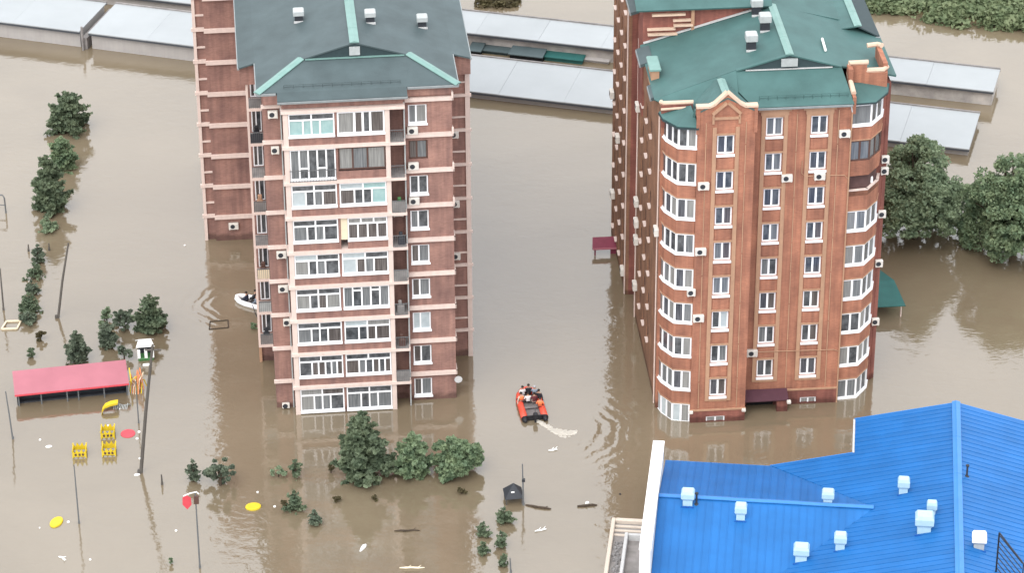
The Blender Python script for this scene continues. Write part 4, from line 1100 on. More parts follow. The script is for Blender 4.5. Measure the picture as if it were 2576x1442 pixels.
# small ones around the front
SM = [(700, 1200, .75, .62, 'low yellowish green shrub left of the small pine', leaf_dec, 0), (743, 1200, 1.5, .62, 'small young pine beside the yellowish shrub', leaf_con, 1),
      (742, 1285, 1.75, .78, 'young pine standing left of the sunken dark pine', leaf_con, 1), (715, 1282, .7, .4, 'dry twig bush at the foot of the young pine', leaf_dry, 0),
      (792, 1318, 1.15, .62, 'sunken dark pine top in the front middle', leaf_con2, 1), (845, 1262, .5, .42, 'brownish drowned twig clump in the front middle', leaf_dry, 0), (945, 1258, .3, .25, 'tiny brown twig tuft below the tall pointed tree', leaf_dry, 0),
      (1160, 1242, .55, .42, 'small grey twig bush below the round green bush', leaf_dry, 0),
      (487, 1212, 1.9, .75, 'left pine of the pair beside the red lamp banner', leaf_con2, 1), (553, 1222, 2.3, 1.35, 'bushy dark pine right of the red lamp banner', leaf_con2, 2),
      (1268, 1315, 1.25, .68, 'young pine just below the dark kiosk roof', leaf_con, 1), (1214, 1348, 1.1, .55, 'small pine left of the line of pines by the lower post', leaf_con, 1), (1262, 1378, 1.35, .70, 'young pine in the middle below the kiosk', leaf_con, 1), (1216, 1394, .95, .52, 'lowest left pine below the kiosk', leaf_con, 1), (1268, 1425, .95, .48, 'lowest pine beside the lower slim post', leaf_con, 1),
      (640, 825, .5, .35, 'submerged green bush by the plum block balconies', leaf_dec2, 0), (430, 1420, .6, .15, 'thin green sapling tip at the bottom left', leaf_dec, 0)]
for i, (x, y, h, r, lb, m_, kd) in enumerate(SM):
    p = at(x, y)
    if kd == 1: conifer('young_pine', lb, p, h, r * 1.1, 100 + i, m_, 2.2, .5, 'young pines in the front water')
    elif kd == 2: broadleaf('pine_bush', lb, p, h, r, 100 + i, m_, 34, 90, cat='bush', leaf=.10)
    else: broadleaf('shrub', lb, p, h, r, 100 + i, m_, 9, 34, cat='bush', leaf=.08)
# left side
LS = [(178, 330, 4.1, 1.75, 'pointed dark tree standing alone at the upper left', leaf_con, 0), (160, 425, 3.3, 1.35, 'green tree behind the largest left tree', leaf_dec2, 0), (127, 530, 5.6, 1.5, 'largest tree of the left row, long pointed crown', leaf_con, 0), (120, 580, 1.3, .8, 'light green submerged tree top at the end of the left row', leaf_dec, 0),
      (97, 660, 1.7, .78, 'topmost pine of the column above the white frame', leaf_con2, 1), (88, 700, 1.4, .85, 'second pine down the column above the white frame', leaf_con, 1), (82, 738, 1.2, .65, 'third pine down the column above the white frame', leaf_con2, 1), (76, 785, 1.8, 1.0, 'fourth pine down the column above the white frame', leaf_con, 1), (72, 812, 1.0, .85, 'lowest pine of the column beside the white frame', leaf_con2, 1),
      (102, 855, .8, .45, 'brownish shrub right of the white frame', leaf_dry, 2), (80, 898, .75, .4, 'small twig shrub above the red roof corner', leaf_con, 2),
      (196, 912, 3.0, .95, 'dark pine just behind the red roof', leaf_con2, 1), (273, 872, 2.3, 1.0, 'grey-green pine behind the right end of the red roof', leaf_con2, 1), (312, 822, 1.5, 1.05, 'round dark bush left of the tall playground tree', leaf_con2, 3), (268, 808, 1.1, .75, 'pale shrub behind the round dark bush', leaf_dec, 2), (382, 828, 3.3, 1.35, 'tall dark tree above the white playground tower', leaf_con, 1), (312, 902, 1.1, .7, 'grey-green low shrub beside the white playground tower', leaf_con2, 2)]
for i, (x, y, h, r, lb, m_, kd) in enumerate(LS):
    p = at(x, y)
    if kd in (0, 1): conifer('pine_tree', lb, p, h, r * (1.12 if kd else 1.2), 200 + i, m_, 2.3, .48, 'pines and firs in the left water')
    elif kd == 3: broadleaf('shrub', lb, p, h, r, 200 + i, m_, 40, 90, cat='bush', leaf=.10)
    else: broadleaf('shrub', lb, p, h, r, 200 + i, m_, 14, 46, cat='bush', leaf=.09)
# wooded bank at the top right and rough ground at the top left
rs = np.random.RandomState(77)
pts = []
a0, a1 = at(2120, 20), at(2640, 92)
d_ = (a1 - a0); nrm_ = Vector((-d_.y, d_.x, 0)).normalized(); L_ = d_.length
for i in range(330):
    s_ = rs.uniform(-.25, 1.5); wv = rs.uniform(0, 6.5); c = a0 + d_ * s_ + nrm_ * (wv + rs.uniform(-.4, .4))
    rad = rs.uniform(.7, 1.6); hh = rs.uniform(.4, 1.5) * (1 if wv > 1 else .6)
    k = 130; v = rvec(rs, k) * rad * (rs.uniform(.3, 1, size=(k, 1)) ** .5) * np.array([1, 1, .7]); pts.append(np.array([c.x, c.y, hh * .6]) + v)
P = np.concatenate(pts); P = P[P[:, 2] > 0]
o = link('bank_thicket', leafmesh('bank_thicket', leaf_verts(rs, P, .20, .9), leaf_bank)); tag(o, 'dense green thicket along the bank at the top right', None, kind='stuff')
e0 = a0 - d_ * .5 + nrm_ * .6; e1 = a0 + d_ * 1.8 + nrm_ * .6
MB().loft([[(*e0.xy, -.5), (*e1.xy, -.5), (*(e1 + nrm_ * 6).xy, -.5), (*(e0 + nrm_ * 6).xy, -.5)], [(*(e0 + nrm_ * .6).xy, .25), (*(e1 + nrm_ * .6).xy, .25), (*(e1 + nrm_ * 5.4).xy, .25), (*(e0 + nrm_ * 5.4).xy, .25)]]).build('bank', reedmat)
tag(bpy.data.objects['bank'], 'earth bank under the thicket at the top right', None, kind='structure')
pts = []
for (x0, x1, y) in ((1205, 1300, 8), (330, 480, -6)):
    for i in range(26):
        c = at(rs.uniform(x0, x1), y + rs.uniform(-6, 8)); v = rvec(rs, 60) * rs.uniform(.3, .9) * np.array([1, 1, .6]); pts.append(np.array([c.x, c.y, .2]) + v)
P = np.concatenate(pts); P = P[P[:, 2] > 0]
tag(link('drowned_scrub', leafmesh('drowned_scrub', leaf_verts(rs, P, .14, .5), leaf_dry)), 'sparse drowned scrub behind the garage rows', None, kind='stuff')

# ------------------------------------------------------------------ poles and posts
def pole(label, top, base, r, m=wood, name='pole', lean=None, head=None, group='poles standing in the flood', cat='pole'):
    """base = picture spot of the foot at the water; height from the picture spot of the top (lean gives a sideways tilt in metres)"""
    b_ = at(*base)
    # height so that the top is seen at top's y for an upright pole
    z = 0.0
    lo, hi = 0., 30.
    for _ in range(40):
        mid = (lo + hi) / 2; d = Vector((b_.x, b_.y, mid)) - CAMLOC; yy = 721 - FOC * d.dot(upv) / d.dot(fwd)
        if yy > top[1]: lo = mid
        else: hi = mid
    h = lo
    d = Vector((b_.x, b_.y, h)) - CAMLOC; w_ = d.dot(fwd); xx = 1288 + FOC * d.dot(rgt) / w_
    dx = (top[0] - xx) * w_ / FOC
    t = thing(name, label, cat, (b_.x, b_.y, 0), 0, group)
    MB().path([(-dx * .15 / max(h, 1), 0, -1), (dx * .5, 0, h * .5), (dx, 0, h)], [r * 1.15, r, r * .75], 7).build('shaft', m, t)
    MB().tube((0, 0, -.5), (0.01 * dx, 0, .25), r * 1.6, r * 1.3, 7).build('foot', m, t)
    if head == 'lamp': MB().path([(dx, 0, h - .1), (dx + .25, -.1, h + .15), (dx + .8, -.2, h + .15)], .05, 6).bbox(dx + .7, dx + 1.15, -.34, -.06, h + .05, h + .2, .03).build('lamp_head', steel, t)
    if head == 'cross': MB().bar((dx - .6, 0, h - .5), (dx + .6, 0, h - .5), .10, .10).build('crossarm', m, t)
    return t, dx, h


pole('tilted weathered pole at the upper left, free of the trees', (172, 612), (142, 800), .10)
pole('tall thick dark pole right of the red roof', (384, 868), (351, 1190), .13, head='cross')
pole('thin grey post between the red roof and the tall dark pole', (341, 960), (349, 1065), .05, steel)
pole('thin grey post at the far left beside the red roof', (14, 985), (33, 1105), .06, steel)
pole('thin pole cut by the left picture edge', (0, 675), (9, 780), .07, wood)
pole('slim post below the left yellow crown frame', (186, 1170), (199, 1318), .055, steel)
t, dx, h = pole('slim lamp post carrying a red banner at the lower left', (491, 1240), (503, 1430), .06, steel, 'lamp_post', cat='lamp post')
MB().path([(dx - .85, -.1, h - .25), (dx - .35, -.1, h + .0), (dx + .1, 0, h + .05), (dx + .25, 0, h - .15)], .045, 6).build('lamp_arm', floatwhite, t)
bn = MB(); bn.loft([[(dx - .95, -.16, h - .95), (dx - .62, -.19, h - 1.35), (dx - .30, -.16, h - .95), (dx - .32, -.16, h - .35), (dx - .62, -.16, h - .15), (dx - .92, -.16, h - .35)], [(dx - .95, -.11, h - .95), (dx - .62, -.09, h - 1.35), (dx - .30, -.11, h - .95), (dx - .32, -.11, h - .35), (dx - .62, -.11, h - .15), (dx - .92, -.11, h - .35)]]); bn.build('banner', playred, t)
MB().box(dx - .12, dx + .22, -.1, .1, h - .95, h - .3).build('control_box', brownp, t)
t, dx, h = pole('slim upright post beside the dark kiosk roof', (1314, 1168), (1317, 1272), .06, steel)
MB().bbox(-.12, .12, -.12, .12, 0, .22, .03).build('fitting', dark2, t, loc=(dx + .08, 0, h * .58))
pole('slim post at the bottom beside the lowest pine', (1283, 1405), (1285, 1442), .06, steel)
for (tp, bs, lb) in (((71, 852 - 237), (72, 632), 'short stub post at the upper left'), ((172, 612), (174, 628), 'x'), ((123, 612), (124, 630), 'short stub post just right of the upper left stub'), ((406, 1195), (408, 1220), 'dark stub post right of the tall dark pole'), ((903, 1080), (904, 1100), 'x')):
    if lb == 'x': continue
    pole(lb, tp, bs, .07, wood, 'stub_post', cat='post')
pole('dark stub post above the yellow float', (902, 1722 - 980), (903, 745), .05) if False else None
b_ = at(903, 1230)

# ------------------------------------------------------------------ shelter with coral roof
ZT = 1.9
c0 = at(43, 1024); c1 = at(325, 995)
ang = math.atan2(c1.y - c0.y, c1.x - c0.x); Ls = (c1 - c0).length
sh = thing('shelter', 'open shelter with coral red roof standing in the left water', 'shelter', (c0.x, c0.y, 0), ang)
MB().slab([(-.1, -.15, 1.2), (Ls + .05, -.15, 1.2), (Ls + .05, 2.6, 1.75), (-.1, 2.6, 1.75)], .09).build('roof', redroof, sh)
MB().bar((-.1, -.18, 1.06), (Ls + .05, -.18, 1.06), .06, .13).build('fascia', playred, sh)
MB().box(.05, Ls - .05, .9, 1.0, -1, 1.25).box(.05, .15, .2, .9, -1, 1.05).box(Ls - .15, Ls - .05, .2, .9, -1, 1.05).build('wall', dark2, sh)
for q in (0.02, .22, .45, .55, .78, .985): MB().box(Ls * q - .05, Ls * q + .05, 0, .10, -1, 1.05).build('post', steel, sh)
MB().box(.2, Ls - .2, .45, .85, -1, .12).build('bench', dark2, sh)

# ------------------------------------------------------------------ playground pieces
def crown_piece(label, x, y):
    p = at(x, y); t = thing('yellow_crown_frame', label, 'playground piece', (p.x, p.y, 0), R(4), 'yellow crown frames in the left water')
    w_ = .50
    for (ax, rot) in ((0, 0), (1, 90), (2, 180), (3, 270)):
        mb = MB(); pr = [(-w_, 0.12), (w_, 0.12), (w_ + .07, .72), (.32, .42), (.20, .78), (0, .45), (-.20, .78), (-.32, .42), (-w_ - .07, .72)]
        hole = .14
        mb.loft([[(u, -w_ + .03, z) for u, z in pr], [(u, -w_ - .03, z) for u, z in pr]]); mb.build('crown_panel', yellow, t, rz=R(rot))
    for (a, b_) in ((-1, -1), (1, -1), (1, 1), (-1, 1)): MB().box(a * w_ - .04, a * w_ + .04, b_ * w_ - .04, b_ * w_ + .04, -1, .4).build('post', yellow, t)
    for u in (-.28, .02, .28): MB().bbox(u - .08, u + .08, -w_ - .06, -w_ - .034, .22, .42, .01).build('cut_out', brownp, t)
crown_piece('upper yellow crown frame of the right pair', 272, 1096)
crown_piece('lower yellow crown frame of the right pair', 275, 1140)
crown_piece('single yellow crown frame left of the pair', 201, 1144)
# slide
p = at(272, 1034); t = thing('slide', 'bent yellow playground slide before the shelter', 'slide', (p.x, p.y, 0), R(20))
pts_ = [(-.6, -.3, -.1), (-.45, -.15, .25), (-.2, 0, .42), (.25, .05, .50), (.85, .1, .48)]
mb = MB(); rings = []
for (x, y, z), wd in zip(pts_, (.22, .24, .26, .28, .26)): rings.append([(x - .3 * wd, y - wd, z), (x + .3 * wd, y + wd, z), (x + .3 * wd, y + wd, z + .16), (x + .2 * wd, y + wd * .75, z + .06), (x - .2 * wd, y - wd * .75, z + .06), (x - .3 * wd, y - wd, z + .16)])
mb.loft(rings).build('chute', yellow, t)
MB().tube((.8, -.15, -1), (.8, -.15, .5), .05).tube((.8, .35, -1), (.8, .35, .5), .05).build('post', steel, t)
p = at(305, 1026); t = thing('climbing_net', 'grey tangled climbing frame beside the yellow slide', 'playground piece', (p.x, p.y, 0), 0)
mb = MB()
for i in range(9):
    a = i * .7; mb.path([(-.6 + .13 * i, -.3, -.1), (-.5 + .13 * i, .1 * math.sin(a), .35 + .1 * math.cos(a)), (-.4 + .14 * i, .4, .0)], .03, 5)
mb.build('bars', greyvent, t)
# tower with white panels
p = at(367, 900); t = thing('playground_tower', 'white and green playground tower beside the tall dark pole', 'playground piece', (p.x, p.y, 0), R(8))
MB().bbox(-.62, .62, -.5, .5, -1, .22, .04).build('deck', playgreen, t)
for u in (-.55, .02, .55): MB().box(u - .12, u + .12, -.46, -.40, .22, 1.05).build('panel', floatwhite, t)
MB().box(-.6, .6, .38, .44, .22, 1.0).build('panel', dark2, t)
for (a, b_) in ((-.56, -.38), (.56, -.38), (.56, .36), (-.56, .36)): MB().box(a - .04, a + .04, b_ - .04, b_ + .04, -1, 1.5).build('post', steel, t)
MB().slab([(-.75, -.6, 1.35), (.75, -.6, 1.35), (.5, 0, 1.75), (-.5, 0, 1.75)], .05).slab([(-.75, .6, 1.35), (.75, .6, 1.35), (.5, 0, 1.75), (-.5, 0, 1.75)], .05).build('roof', floatwhite, t)
MB().bbox(-.3, .35, -1.35, -1.1, -.2, .12, .03).build('step', floatwhite, t)
p = at(343, 985); t = thing('climber', 'tangled orange and yellow climbing frame right of the red roof', 'playground piece', (p.x, p.y, 0), 0)
rq = random.Random(9)
for j, m_ in enumerate((orange, yellow, orange, creampanel)):
    mb = MB()
    for i in range(4):
        x = rq.uniform(-.5, .4); mb.path([(x, rq.uniform(-.6, .2), -.2), (x + rq.uniform(-.2, .2), rq.uniform(-.4, .5), rq.uniform(.5, 1.5)), (x + rq.uniform(-.1, .5), rq.uniform(0, .9), rq.uniform(.6, 2.0)), (x + rq.uniform(.1, .6), rq.uniform(.2, 1.0), -.1)], .045, 6)
    mb.build('bars', m_, t)
# floating frame at the left
p = at(28, 820); t = thing('floating_frame', 'white rectangular frame lying on the water at the left', 'frame', (p.x, p.y, 0), R(3))
q = [(-.72, -.62), (.55, -.62), (.78, .62), (-.42, .62)]
mb = MB()
for i in range(4): mb.bar((*q[i], .02), (*q[(i + 1) % 4], .02), .13, .12)
mb.build('bars', creampanel, t)
p = at(552, 818); t = thing('sunken_goal_frame', 'brown rectangular frame sunk beside the plum block', 'frame', (p.x, p.y, 0), R(6))
mb = MB(); q = [(-.85, -.65), (.72, -.55), (.72, .65), (-.75, .6)]
for i in range(4): mb.bar((*q[i], .0), (*q[(i + 1) % 4], .0), .09, .06)
mb.build('bars', bark, t)
p = at(8, 536); t = thing('gate_frame', 'grey hoop frame cut by the left picture edge', 'frame', (p.x, p.y, 0), 0)
MB().path([(-1.2, .3, -.5), (-1.0, .3, 1.6), (.05, .1, 1.75), (.22, 0, 1.5), (.25, 0, -.5)], .07, 7).bar((-1.1, .2, .75), (.2, 0, .75), .06, .06).build('bars', steel, t)

# floats and debris
def disc(label, x, y, rx, ry, m_, name='float', h=.14, cat='float', group=None, rz=0):
    p = at(x, y); n_ = 18; mb = MB()
    ring = lambda s, z: [(rx * s * math.cos(2 * math.pi * i / n_), ry * s * math.sin(2 * math.pi * i / n_), z) for i in range(n_)]
    mb.loft([ring(.9, -.08), ring(1, .02), ring(.96, h * .8), ring(.8, h)])
    return tag(mb.build(name, m_, loc=(p.x, p.y, 0), rz=rz), label, cat, group)
disc('yellow oval float at the lower left near a white bottle', 142, 1316, .45, .72, yellow, rz=-.3)
disc('yellow oval float by the edge of the reflection', 637, 1277, .60, .50, yellow, rz=.2)
disc('faded red board afloat below the right crown frames', 322, 1092, .58, .62, playred, name='board', h=.06, cat='board')
WB = [(101, 1108, .13, 'white float left of the single crown frame'), (123, 1125, .20, 'long white scrap below the leftmost white float'), (350, 1088, .16, 'upper white float beside the tall dark pole'), (345, 1105, .16, 'lower white float beside the tall dark pole'), (352, 1155, .14, 'white float low on the tall dark pole'), (345, 1196, .18, 'white scrap at the foot of the tall dark pole'), (272, 1072, .12, 'white float above the upper crown frame'), (172, 1315, .15, 'white bottle beside the left yellow oval'), (443, 1337, .13, 'lone white float left of the banner lamp post'), (648, 1240, .12, 'white float beside the dark bushy pine'), (691, 1276, .14, 'white float right of the yellow oval by the reflection'), (227, 1410, .12, 'lone white float near the bottom left'), (100, 1330, .08, 'small white speck left of the lower yellow oval'), (300, 1030, .12, 'white float under the tangled grey frame'), (465, 618, .12, 'white speck left of the plum block wing'), (1560, 1245, .10, 'dark bobbing float by the branch at the right')]
for (x, y, r_, lb) in WB:
    r_ *= .72
    disc(lb, x, y, r_ * (1.8 if 'long' in lb or 'scrap' in lb else 1), r_, boatdark if 'dark' in lb[:5] else floatwhite, h=.08, cat='float', group='white scraps floating on the flood', rz=.2)
def drift(label, x0, y0, x1, y1, r_, m_, name='driftwood'):
    p, q = at(x0, y0), at(x1, y1); d = q - p; L_ = d.length; a = math.atan2(d.y, d.x)
    rr_ = random.Random(int(x0)); mb = MB()
    mb.path([(L_ * f, rr_.uniform(-.06, .06), .03 + rr_.uniform(0, .05)) for f in (0, .25, .5, .75, 1)], [r_ * .5, r_, r_ * .9, r_, r_ * .4], 6)
    for f in (.3, .7): mb.tube((L_ * f, 0, .04), (L_ * f + .3, rr_.choice((-.25, .25)), .12), r_ * .5, r_ * .2, 5)
    return tag(mb.build(name, m_, loc=(p.x, p.y, 0), rz=a), label, 'driftwood' if name == 'driftwood' else name, 'sticks drifting in the front water')
drift('brown branch adrift in the bottom middle', 992, 1339, 1056, 1336, .07, bark)
drift('pale plank with a white blob at the bottom middle', 1005, 1432, 1068, 1431, .08, creampanel)
drift('dark log right of the slim post by the kiosk', 1322, 1272, 1386, 1284, .10, bark)
drift('branch with a white scrap right of the kiosk', 1452, 1276, 1502, 1272, .11, bark)
drift('pale stick adrift below the kiosk log', 1345, 1339, 1374, 1333, .07, floatwhite)
drift('white stick adrift below the rescue boat', 1380, 1136, 1402, 1132, .08, floatwhite)
drift('small dark stick in the water beside the plum block wing', 760, 0 + 990, 778, 987, .05, bark) if False else None
drift('white stick at the bottom left with a faint trail', 148, 1403, 166, 1411, .08, floatwhite)
p = at(913, 1381); t = thing('white_bottle', 'white bottle drifting upright in the bottom middle', 'bottle', (p.x, p.y, 0), R(65))
MB().path([(-.45, 0, .03), (-.1, 0, .06), (.2, 0, .07), (.45, 0, .05)], [.05, .14, .16, .08], 8).build('body', floatwhite, t)
disc('pale white cap on the branch right of the kiosk', 1477, 1268, .16, .12, floatwhite, rz=.4)

# kiosk
p = at(1292, 1262); t = thing('kiosk', 'small dark kiosk with pyramid roof standing in the front water', 'kiosk', (p.x, p.y, 0), R(8))
ap = (0.05, .45, 1.35); e = [(-.72, -.55), (.70, -.55), (.74, 1.0), (-.68, 1.0)]
for i in range(4): MB().slab([(*e[i], .55), (*e[(i + 1) % 4], .55), ap], .05).build('roof_facet', dark2, t)
for (a, b_) in ((-.6, -.42), (.58, -.42), (.6, .85), (-.56, .85)): MB().box(a - .05, a + .05, b_ - .05, b_ + .05, -1, .6).build('post', wood, t)
MB().box(-.5, .5, .5, .56, -.5, .55).build('board', greyvent, t)
MB().box(-.2, .05, -.2, .0, .88, .93).build('scrap', floatwhite, t)

# canopies beside the orange block
p = at(2205, 790); t = thing('canopy', 'teal sheet canopy with a pale post right of the orange block', 'canopy', (p.x, p.y, 0), PH2)
MB().slab([(-.8, -.9, 1.2), (2.2, -.9, 1.2), (1.85, 2.5, 1.7), (-.8, 2.5, 1.7)], .07).slab([(-.8, 2.503, 1.7), (1.85, 2.503, 1.7), (1.1, 5.1, 1.3), (-.8, 4.9, 1.3)], .07).build('roof', tealc, t)
MB().tube((1.9, -.6, -1), (1.9, -.6, 1.15), .06).build('post', cream, t); MB().tube((-.6, .5, -1), (-.6, .5, 1.25), .06).build('post', steel, t)
MB().box(-.8, 1.2, 1.8, 1.9, -1, 1.2).build('screen', dark2, t)
p = at(1545, 640); t = thing('canopy', 'maroon entrance canopy left of the orange block', 'canopy', (p.x, p.y, 0), PH2)
MB().slab([(-1.9, -.2, .75), (.5, -.2, .75), (.5, 1.1, 1.15), (-1.75, 1.1, 1.15)], .10).build('roof', pinkc, t)
MB().box(-1.7, -1.58, .0, .12, -1, .7).build('post', pinkc, t); MB().box(-.3, .4, .1, .3, -1, .7).build('post', pinkc, t); MB().bar((-1.85, -.2, .62), (.5, -.2, .62), .06, .14).build('fascia', redroof, t)

# ------------------------------------------------------------------ boats and people
def raft(name, label, p, rz, L_, W_, r_, m_, cone=boatdark):
    t = thing(name, label, 'boat', (p.x, p.y, 0), rz)
    hw = W_ / 2 - r_
    pts = [(-hw, -L_ / 2 + .15, r_ * .75), (-hw, -L_ * .2, r_ * .75), (-hw, L_ * .18, r_ * .8), (-hw * .82, L_ * .34, r_ * .95), (-hw * .4, L_ * .45, r_ * 1.15), (0, L_ * .485, r_ * 1.25), (hw * .4, L_ * .45, r_ * 1.15), (hw * .82, L_ * .34, r_ * .95), (hw, L_ * .18, r_ * .8), (hw, -L_ * .2, r_ * .75), (hw, -L_ / 2 + .15, r_ * .75)]
    MB().path(pts, r_, 12).build('tube', m_, t, smooth=True)
    for s_ in (-1, 1): MB().path([(s_ * hw, -L_ / 2 + .16, r_ * .75), (s_ * hw, -L_ / 2 - .08, r_ * .72), (s_ * hw, -L_ / 2 - .30, r_ * .7)], [r_ * 1.01, r_ * .8, r_ * .28], 12).build('tube_end', cone, t, smooth=True)
    MB().prism([(-hw, -L_ / 2 + .2), (hw, -L_ / 2 + .2), (hw, L_ * .2), (hw * .5, L_ * .4), (-hw * .5, L_ * .4), (-hw, L_ * .2)], .03, .12).build('floor', boatfloor, t)
    MB().bbox(-hw, hw, -L_ / 2 + .12, -L_ / 2 + .2, .02, r_ * 1.7, .02).build('transom', boatdark, t)
    for yy in (-.12 * L_, .14 * L_): MB().bbox(-hw, hw, yy - .12, yy + .12, r_ * 1.0, r_ * 1.0 + .05, .02).build('bench', boatfloor, t)
    mt = MB().bbox(-.17, .17, -L_ / 2 - .35, -L_ / 2 + .02, r_ * 1.6, r_ * 1.6 + .42, .06).box(-.07, .07, -L_ / 2 - .22, -L_ / 2 - .02, -.5, r_ * 1.6).bar((0, -L_ / 2, r_ * 2.2), (.1, -L_ / 2 + .6, r_ * 2.4), .05, .05)
    mt.build('outboard_motor', boatdark, t)
    rope = MB()
    for s_ in (-1, 1):
        rope.path([(s_ * (hw + r_ * .9), -L_ * .4 + i * L_ * .07, r_ * .95 - .05 * (i % 2)) for i in range(9)], .015, 5)
    rope.build('grab_line', whitetrim, t)
    return t


_figs = {}


def figure_mesh(kind):
    """seated body grown with a Skin modifier: pelvis, spine, head, bent legs, arms with five fingers"""
    if kind in _figs: return _figs[kind]
    V = []; E = []; Rr_ = []
    def add(p, r, par=None):
        V.append(p); Rr_.append(r); i = len(V) - 1
        if par is not None: E.append((par, i))
        return i
    pel = add((0, 0, .12), .15); sp = add((0, .01, .30), .145, pel); ch = add((0, .03, .48), .165, sp); nk = add((0, .03, .62), .062, ch)
    hd0 = add((0, .05, .70), .088, nk); hd1 = add((0, .06, .80), .098, hd0); add((0, .045, .88), .060, hd1)
    if kind == 0: el, wr = (.27, .06, .34), (.17, .28, .26)
    elif kind == 1: el, wr = (.30, .02, .34), (.26, .24, .20)
    else: el, wr = (.31, -.04, .36), (.36, -.10, .12)
    hands = []
    for s_ in (-1, 1):
        sh_ = add((s_ * .19, .03, .54), .078, ch); e_ = add((s_ * el[0], el[1], el[2]), .056, sh_); w_ = add((s_ * wr[0], wr[1], wr[2]), .040, e_)
        d = (Vector(wr) - Vector(el)).normalized(); d.x *= s_; pm = Vector((s_ * wr[0], wr[1], wr[2])) + d * .07
        pa = add(tuple(pm), .038, w_)
        sd = d.cross(Vector((0, 0, 1))).normalized()
        for k, ln in enumerate((.060, .070, .064, .050)):
            o_ = (k - 1.5) * .021; a = pm + sd * o_ + d * .035; i0 = add(tuple(a), .011, pa); i1 = add(tuple(a + d * ln * .55 + Vector((0, 0, -.012))), .010, i0); add(tuple(a + d * ln * .8 + Vector((0, 0, -.040))), .008, i1)
        a = pm + sd * (-.045 * s_) - d * .02; i0 = add(tuple(a), .012, pa); add(tuple(a + sd * (-.02 * s_) + d * .04), .010, i0)
        hp = add((s_ * .10, .02, .10), .105, pel); kn = add((s_ * .16, .42, .16), .072, hp); an = add((s_ * .15, .46, -.22), .048, kn); add((s_ * .16, .62, -.25), .042, an)
    me = bpy.data.meshes.new('fig'); me.from_pydata(V, E, []); ob = bpy.data.objects.new('fig_tmp', me); COL.objects.link(ob)
    md = ob.modifiers.new('s', 'SKIN'); md.use_smooth_shade = True
    if not me.skin_vertices: pass
    for i, sv in enumerate(me.skin_vertices[0].data): sv.radius = (Rr_[i], Rr_[i]); sv.use_root = (i == 0)
    m2 = ob.modifiers.new('u', 'SUBSURF'); m2.levels = 1; m2.render_levels = 1
    dg = bpy.context.evaluated_depsgraph_get(); ev = ob.evaluated_get(dg); out = bpy.data.meshes.new_from_object(ev)
    bpy.data.objects.remove(ob); out.name = 'person_body'
    # regions: 0 top clothing, 1 trousers, 2 skin, 3 shoes
    out.materials.clear()
    for _ in range(4): out.materials.append(None)
    for pl in out.polygons:
        c = pl.center
        if c.z > .605: k = 2
        elif c.z < -.16: k = 3
        elif c.y > .10 and abs(c.x) < .26 and c.z < .25 and not (kind == 0 and c.z > .22): k = 1
        elif c.z < .16 and abs(c.x) < .27: k = 1
        else: k = 0
        pl.material_index = k
    _figs[kind] = out; return out


SKIN = mat('skin', (.42, .25, .18), .6, .06); HAIRB = mat('hair_dark', (.02, .016, .014), .7, .1); HAIRG = mat('cap_grey', (.40, .40, .42), .8, .05)
CL = {'dark': mat('cloth_dark', (.025, .026, .032), .85, .1), 'white': mat('cloth_white', (.62, .60, .60), .85, .05), 'blue': mat('cloth_greyblue', (.22, .26, .32), .85, .08), 'plum': mat('cloth_maroon', (.12, .03, .035), .85, .08), 'orange': mat('vest_orange', (.75, .20, .08), .8, .08), 'beige': mat('cloth_beige', (.50, .40, .34), .85, .08), 'navy': mat('cloth_navy', (.03, .035, .06), .85, .1)}


def person(label, p, rz, kind, top, trousers, hair, vest=None, z=.25, group=None):
    o = link('person', figure_mesh(kind), None, (p.x, p.y, z), rz); tag(o, label, 'person', group)
    for i, m_ in enumerate((CL[top], CL[trousers], SKIN, CL['dark'])): o.material_slots[i].link = 'OBJECT'; o.material_slots[i].material = m_
    n_ = 10; hb = MB(); ring = lambda r_, zz, yo: [(r_ * math.cos(2 * math.pi * i / n_), yo + r_ * 1.1 * math.sin(2 * math.pi * i / n_), zz) for i in range(n_)]
    hb.loft([ring(.104, .80, .045), ring(.110, .85, .045), ring(.085, .90, .045), ring(.03, .925, .045)]); hb.build('hair', hair, o, smooth=True)
    f = MB()
    for s_ in (-1, 1): f.box(s_ * .035 - .012, s_ * .035 + .012, .148, .158, .785, .797)
    f.box(-.022, .022, .140, .152, .715, .722); f.build('eyes_and_mouth', HAIRB, o)
    MB().loft([[(-.016, .145, .735), (.016, .145, .735), (.010, .14, .79), (-.010, .14, .79)], [(-.008, .172, .738), (.008, .172, .738), (.003, .150, .79), (-.003, .150, .79)]]).build('nose', SKIN, o)
    if vest:
        vb = MB(); r2 = lambda rx, ry, zz: [(rx * math.cos(2 * math.pi * i / 12), .02 + ry * math.sin(2 * math.pi * i / 12), zz) for i in range(12)]
        vb.loft([r2(.185, .185, .24), r2(.20, .20, .42), r2(.185, .19, .56), r2(.12, .12, .60)]); vb.build('life_vest', CL[vest], o, smooth=True)
    return o


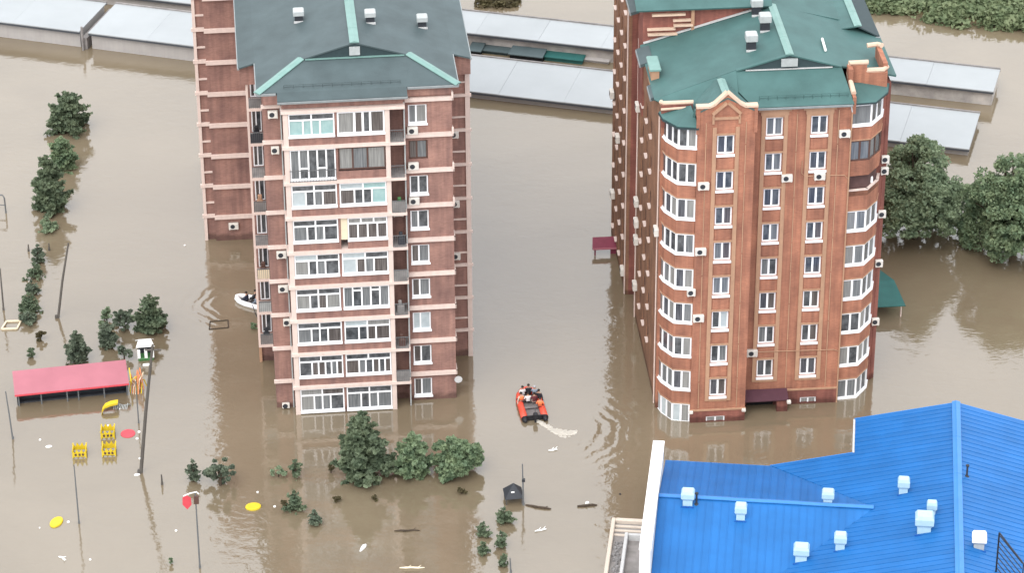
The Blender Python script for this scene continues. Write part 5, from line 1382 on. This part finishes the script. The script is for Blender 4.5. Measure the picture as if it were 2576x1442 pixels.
bp = at(1335, 1024); BRZ = R(9)
raft('rescue_boat', 'orange inflatable rescue boat full of people on open water', bp, BRZ, 4.3, 2.15, .27, boatorange)
def inboat(c, rz, x, y): return Vector((c.x + x * math.cos(rz) - y * math.sin(rz), c.y + x * math.sin(rz) + y * math.cos(rz), 0))
PP = [(-.45, 1.15, .2, 0, 'white', 'dark', HAIRB, None, 'seated passenger in white at the left of the boat bow'), (.05, 1.35, -.1, 1, 'dark', 'dark', HAIRB, None, 'seated passenger in black at the boat bow'), (.48, 1.05, -.3, 0, 'blue', 'navy', HAIRG, None, 'passenger in grey-blue with pale cap at the bow'),
      (-.70, .25, .3, 2, 'beige', 'plum', HAIRB, 'orange', 'passenger in orange vest on the left tube'), (-.18, .15, 0, 1, 'white', 'dark', HAIRB, None, 'dark-haired passenger in white mid boat'), (.30, .05, .1, 0, 'plum', 'beige', HAIRB, None, 'passenger in maroon mid boat beside the white one'), (.70, .45, -.4, 2, 'dark', 'navy', HAIRB, None, 'passenger in dark clothes on the right tube'), (.62, -.75, -.2, 1, 'orange', 'plum', HAIRB, 'orange', 'helmsman in orange vest by the outboard motor')]
for (x, y, a, kd, tp, tr, hr, vt, lb) in PP:
    person(lb, inboat(bp, BRZ, x, y), BRZ + a, kd, tp, tr, hr, vt, z=.34, group='people in the rescue boat')
# foam trail
fm = MB(); ctr = [(1351, 1059, 1.5), (1368, 1069, 4), (1385, 1079, 6), (1400, 1087, 7.5), (1415, 1091, 8), (1428, 1092, 7), (1440, 1089, 5), (1450, 1086, 3)]
rr_ = random.Random(4); fine = []
for (a, b_) in zip(ctr, ctr[1:]):
    for k in range(6): f = k / 6; fine.append(tuple(a[i] + (b_[i] - a[i]) * f for i in range(3)))
for (x, y, wd) in fine:
    for q in range(5 + int(wd * 1.1)):
        c = at(x + rr_.gauss(0, 2), y + rr_.gauss(0, .38) * wd); r0 = rr_.uniform(.04, .13); n_ = 7
        ring = [(c.x + r0 * rr_.uniform(.6, 1.3) * math.cos(2 * math.pi * i / n_) * 1.5, c.y + r0 * rr_.uniform(.6, 1.3) * math.sin(2 * math.pi * i / n_)) for i in range(n_)]
        fm.loft([[(p[0], p[1], .003) for p in ring], [(c.x + (p[0] - c.x) * .5, c.y + (p[1] - c.y) * .5, .02 + r0 * .25) for p in ring]])
tag(fm.build('wake_foam', foam), 'white foam trail curling behind the orange boat', None, kind='stuff')

bw = at(642, 766); WRZ = R(62)
raft('inflatable_boat', 'white inflatable boat half hidden behind the plum block', bw, WRZ, 3.6, 1.6, .22, boatwhite, boatwhite)
MB().bar((-.9, -.3, .5), (-1.7, -1.2, .0), .05, .04).build('oar', boatdark, bpy.data.objects['inflatable_boat'])
for (x, y, kd, tp, lb) in ((-.30, .6, 0, 'navy', 'rower in navy at the bow of the white boat'), (.3, .1, 1, 'dark', 'person in black amid the white boat'), (-.3, -.4, 1, 'blue', 'person in grey-blue at the stern of the white boat')):
    person(lb, inboat(bw, WRZ, x, y), WRZ, kd, tp, 'dark', HAIRB, None, z=.30, group='people in the white boat')
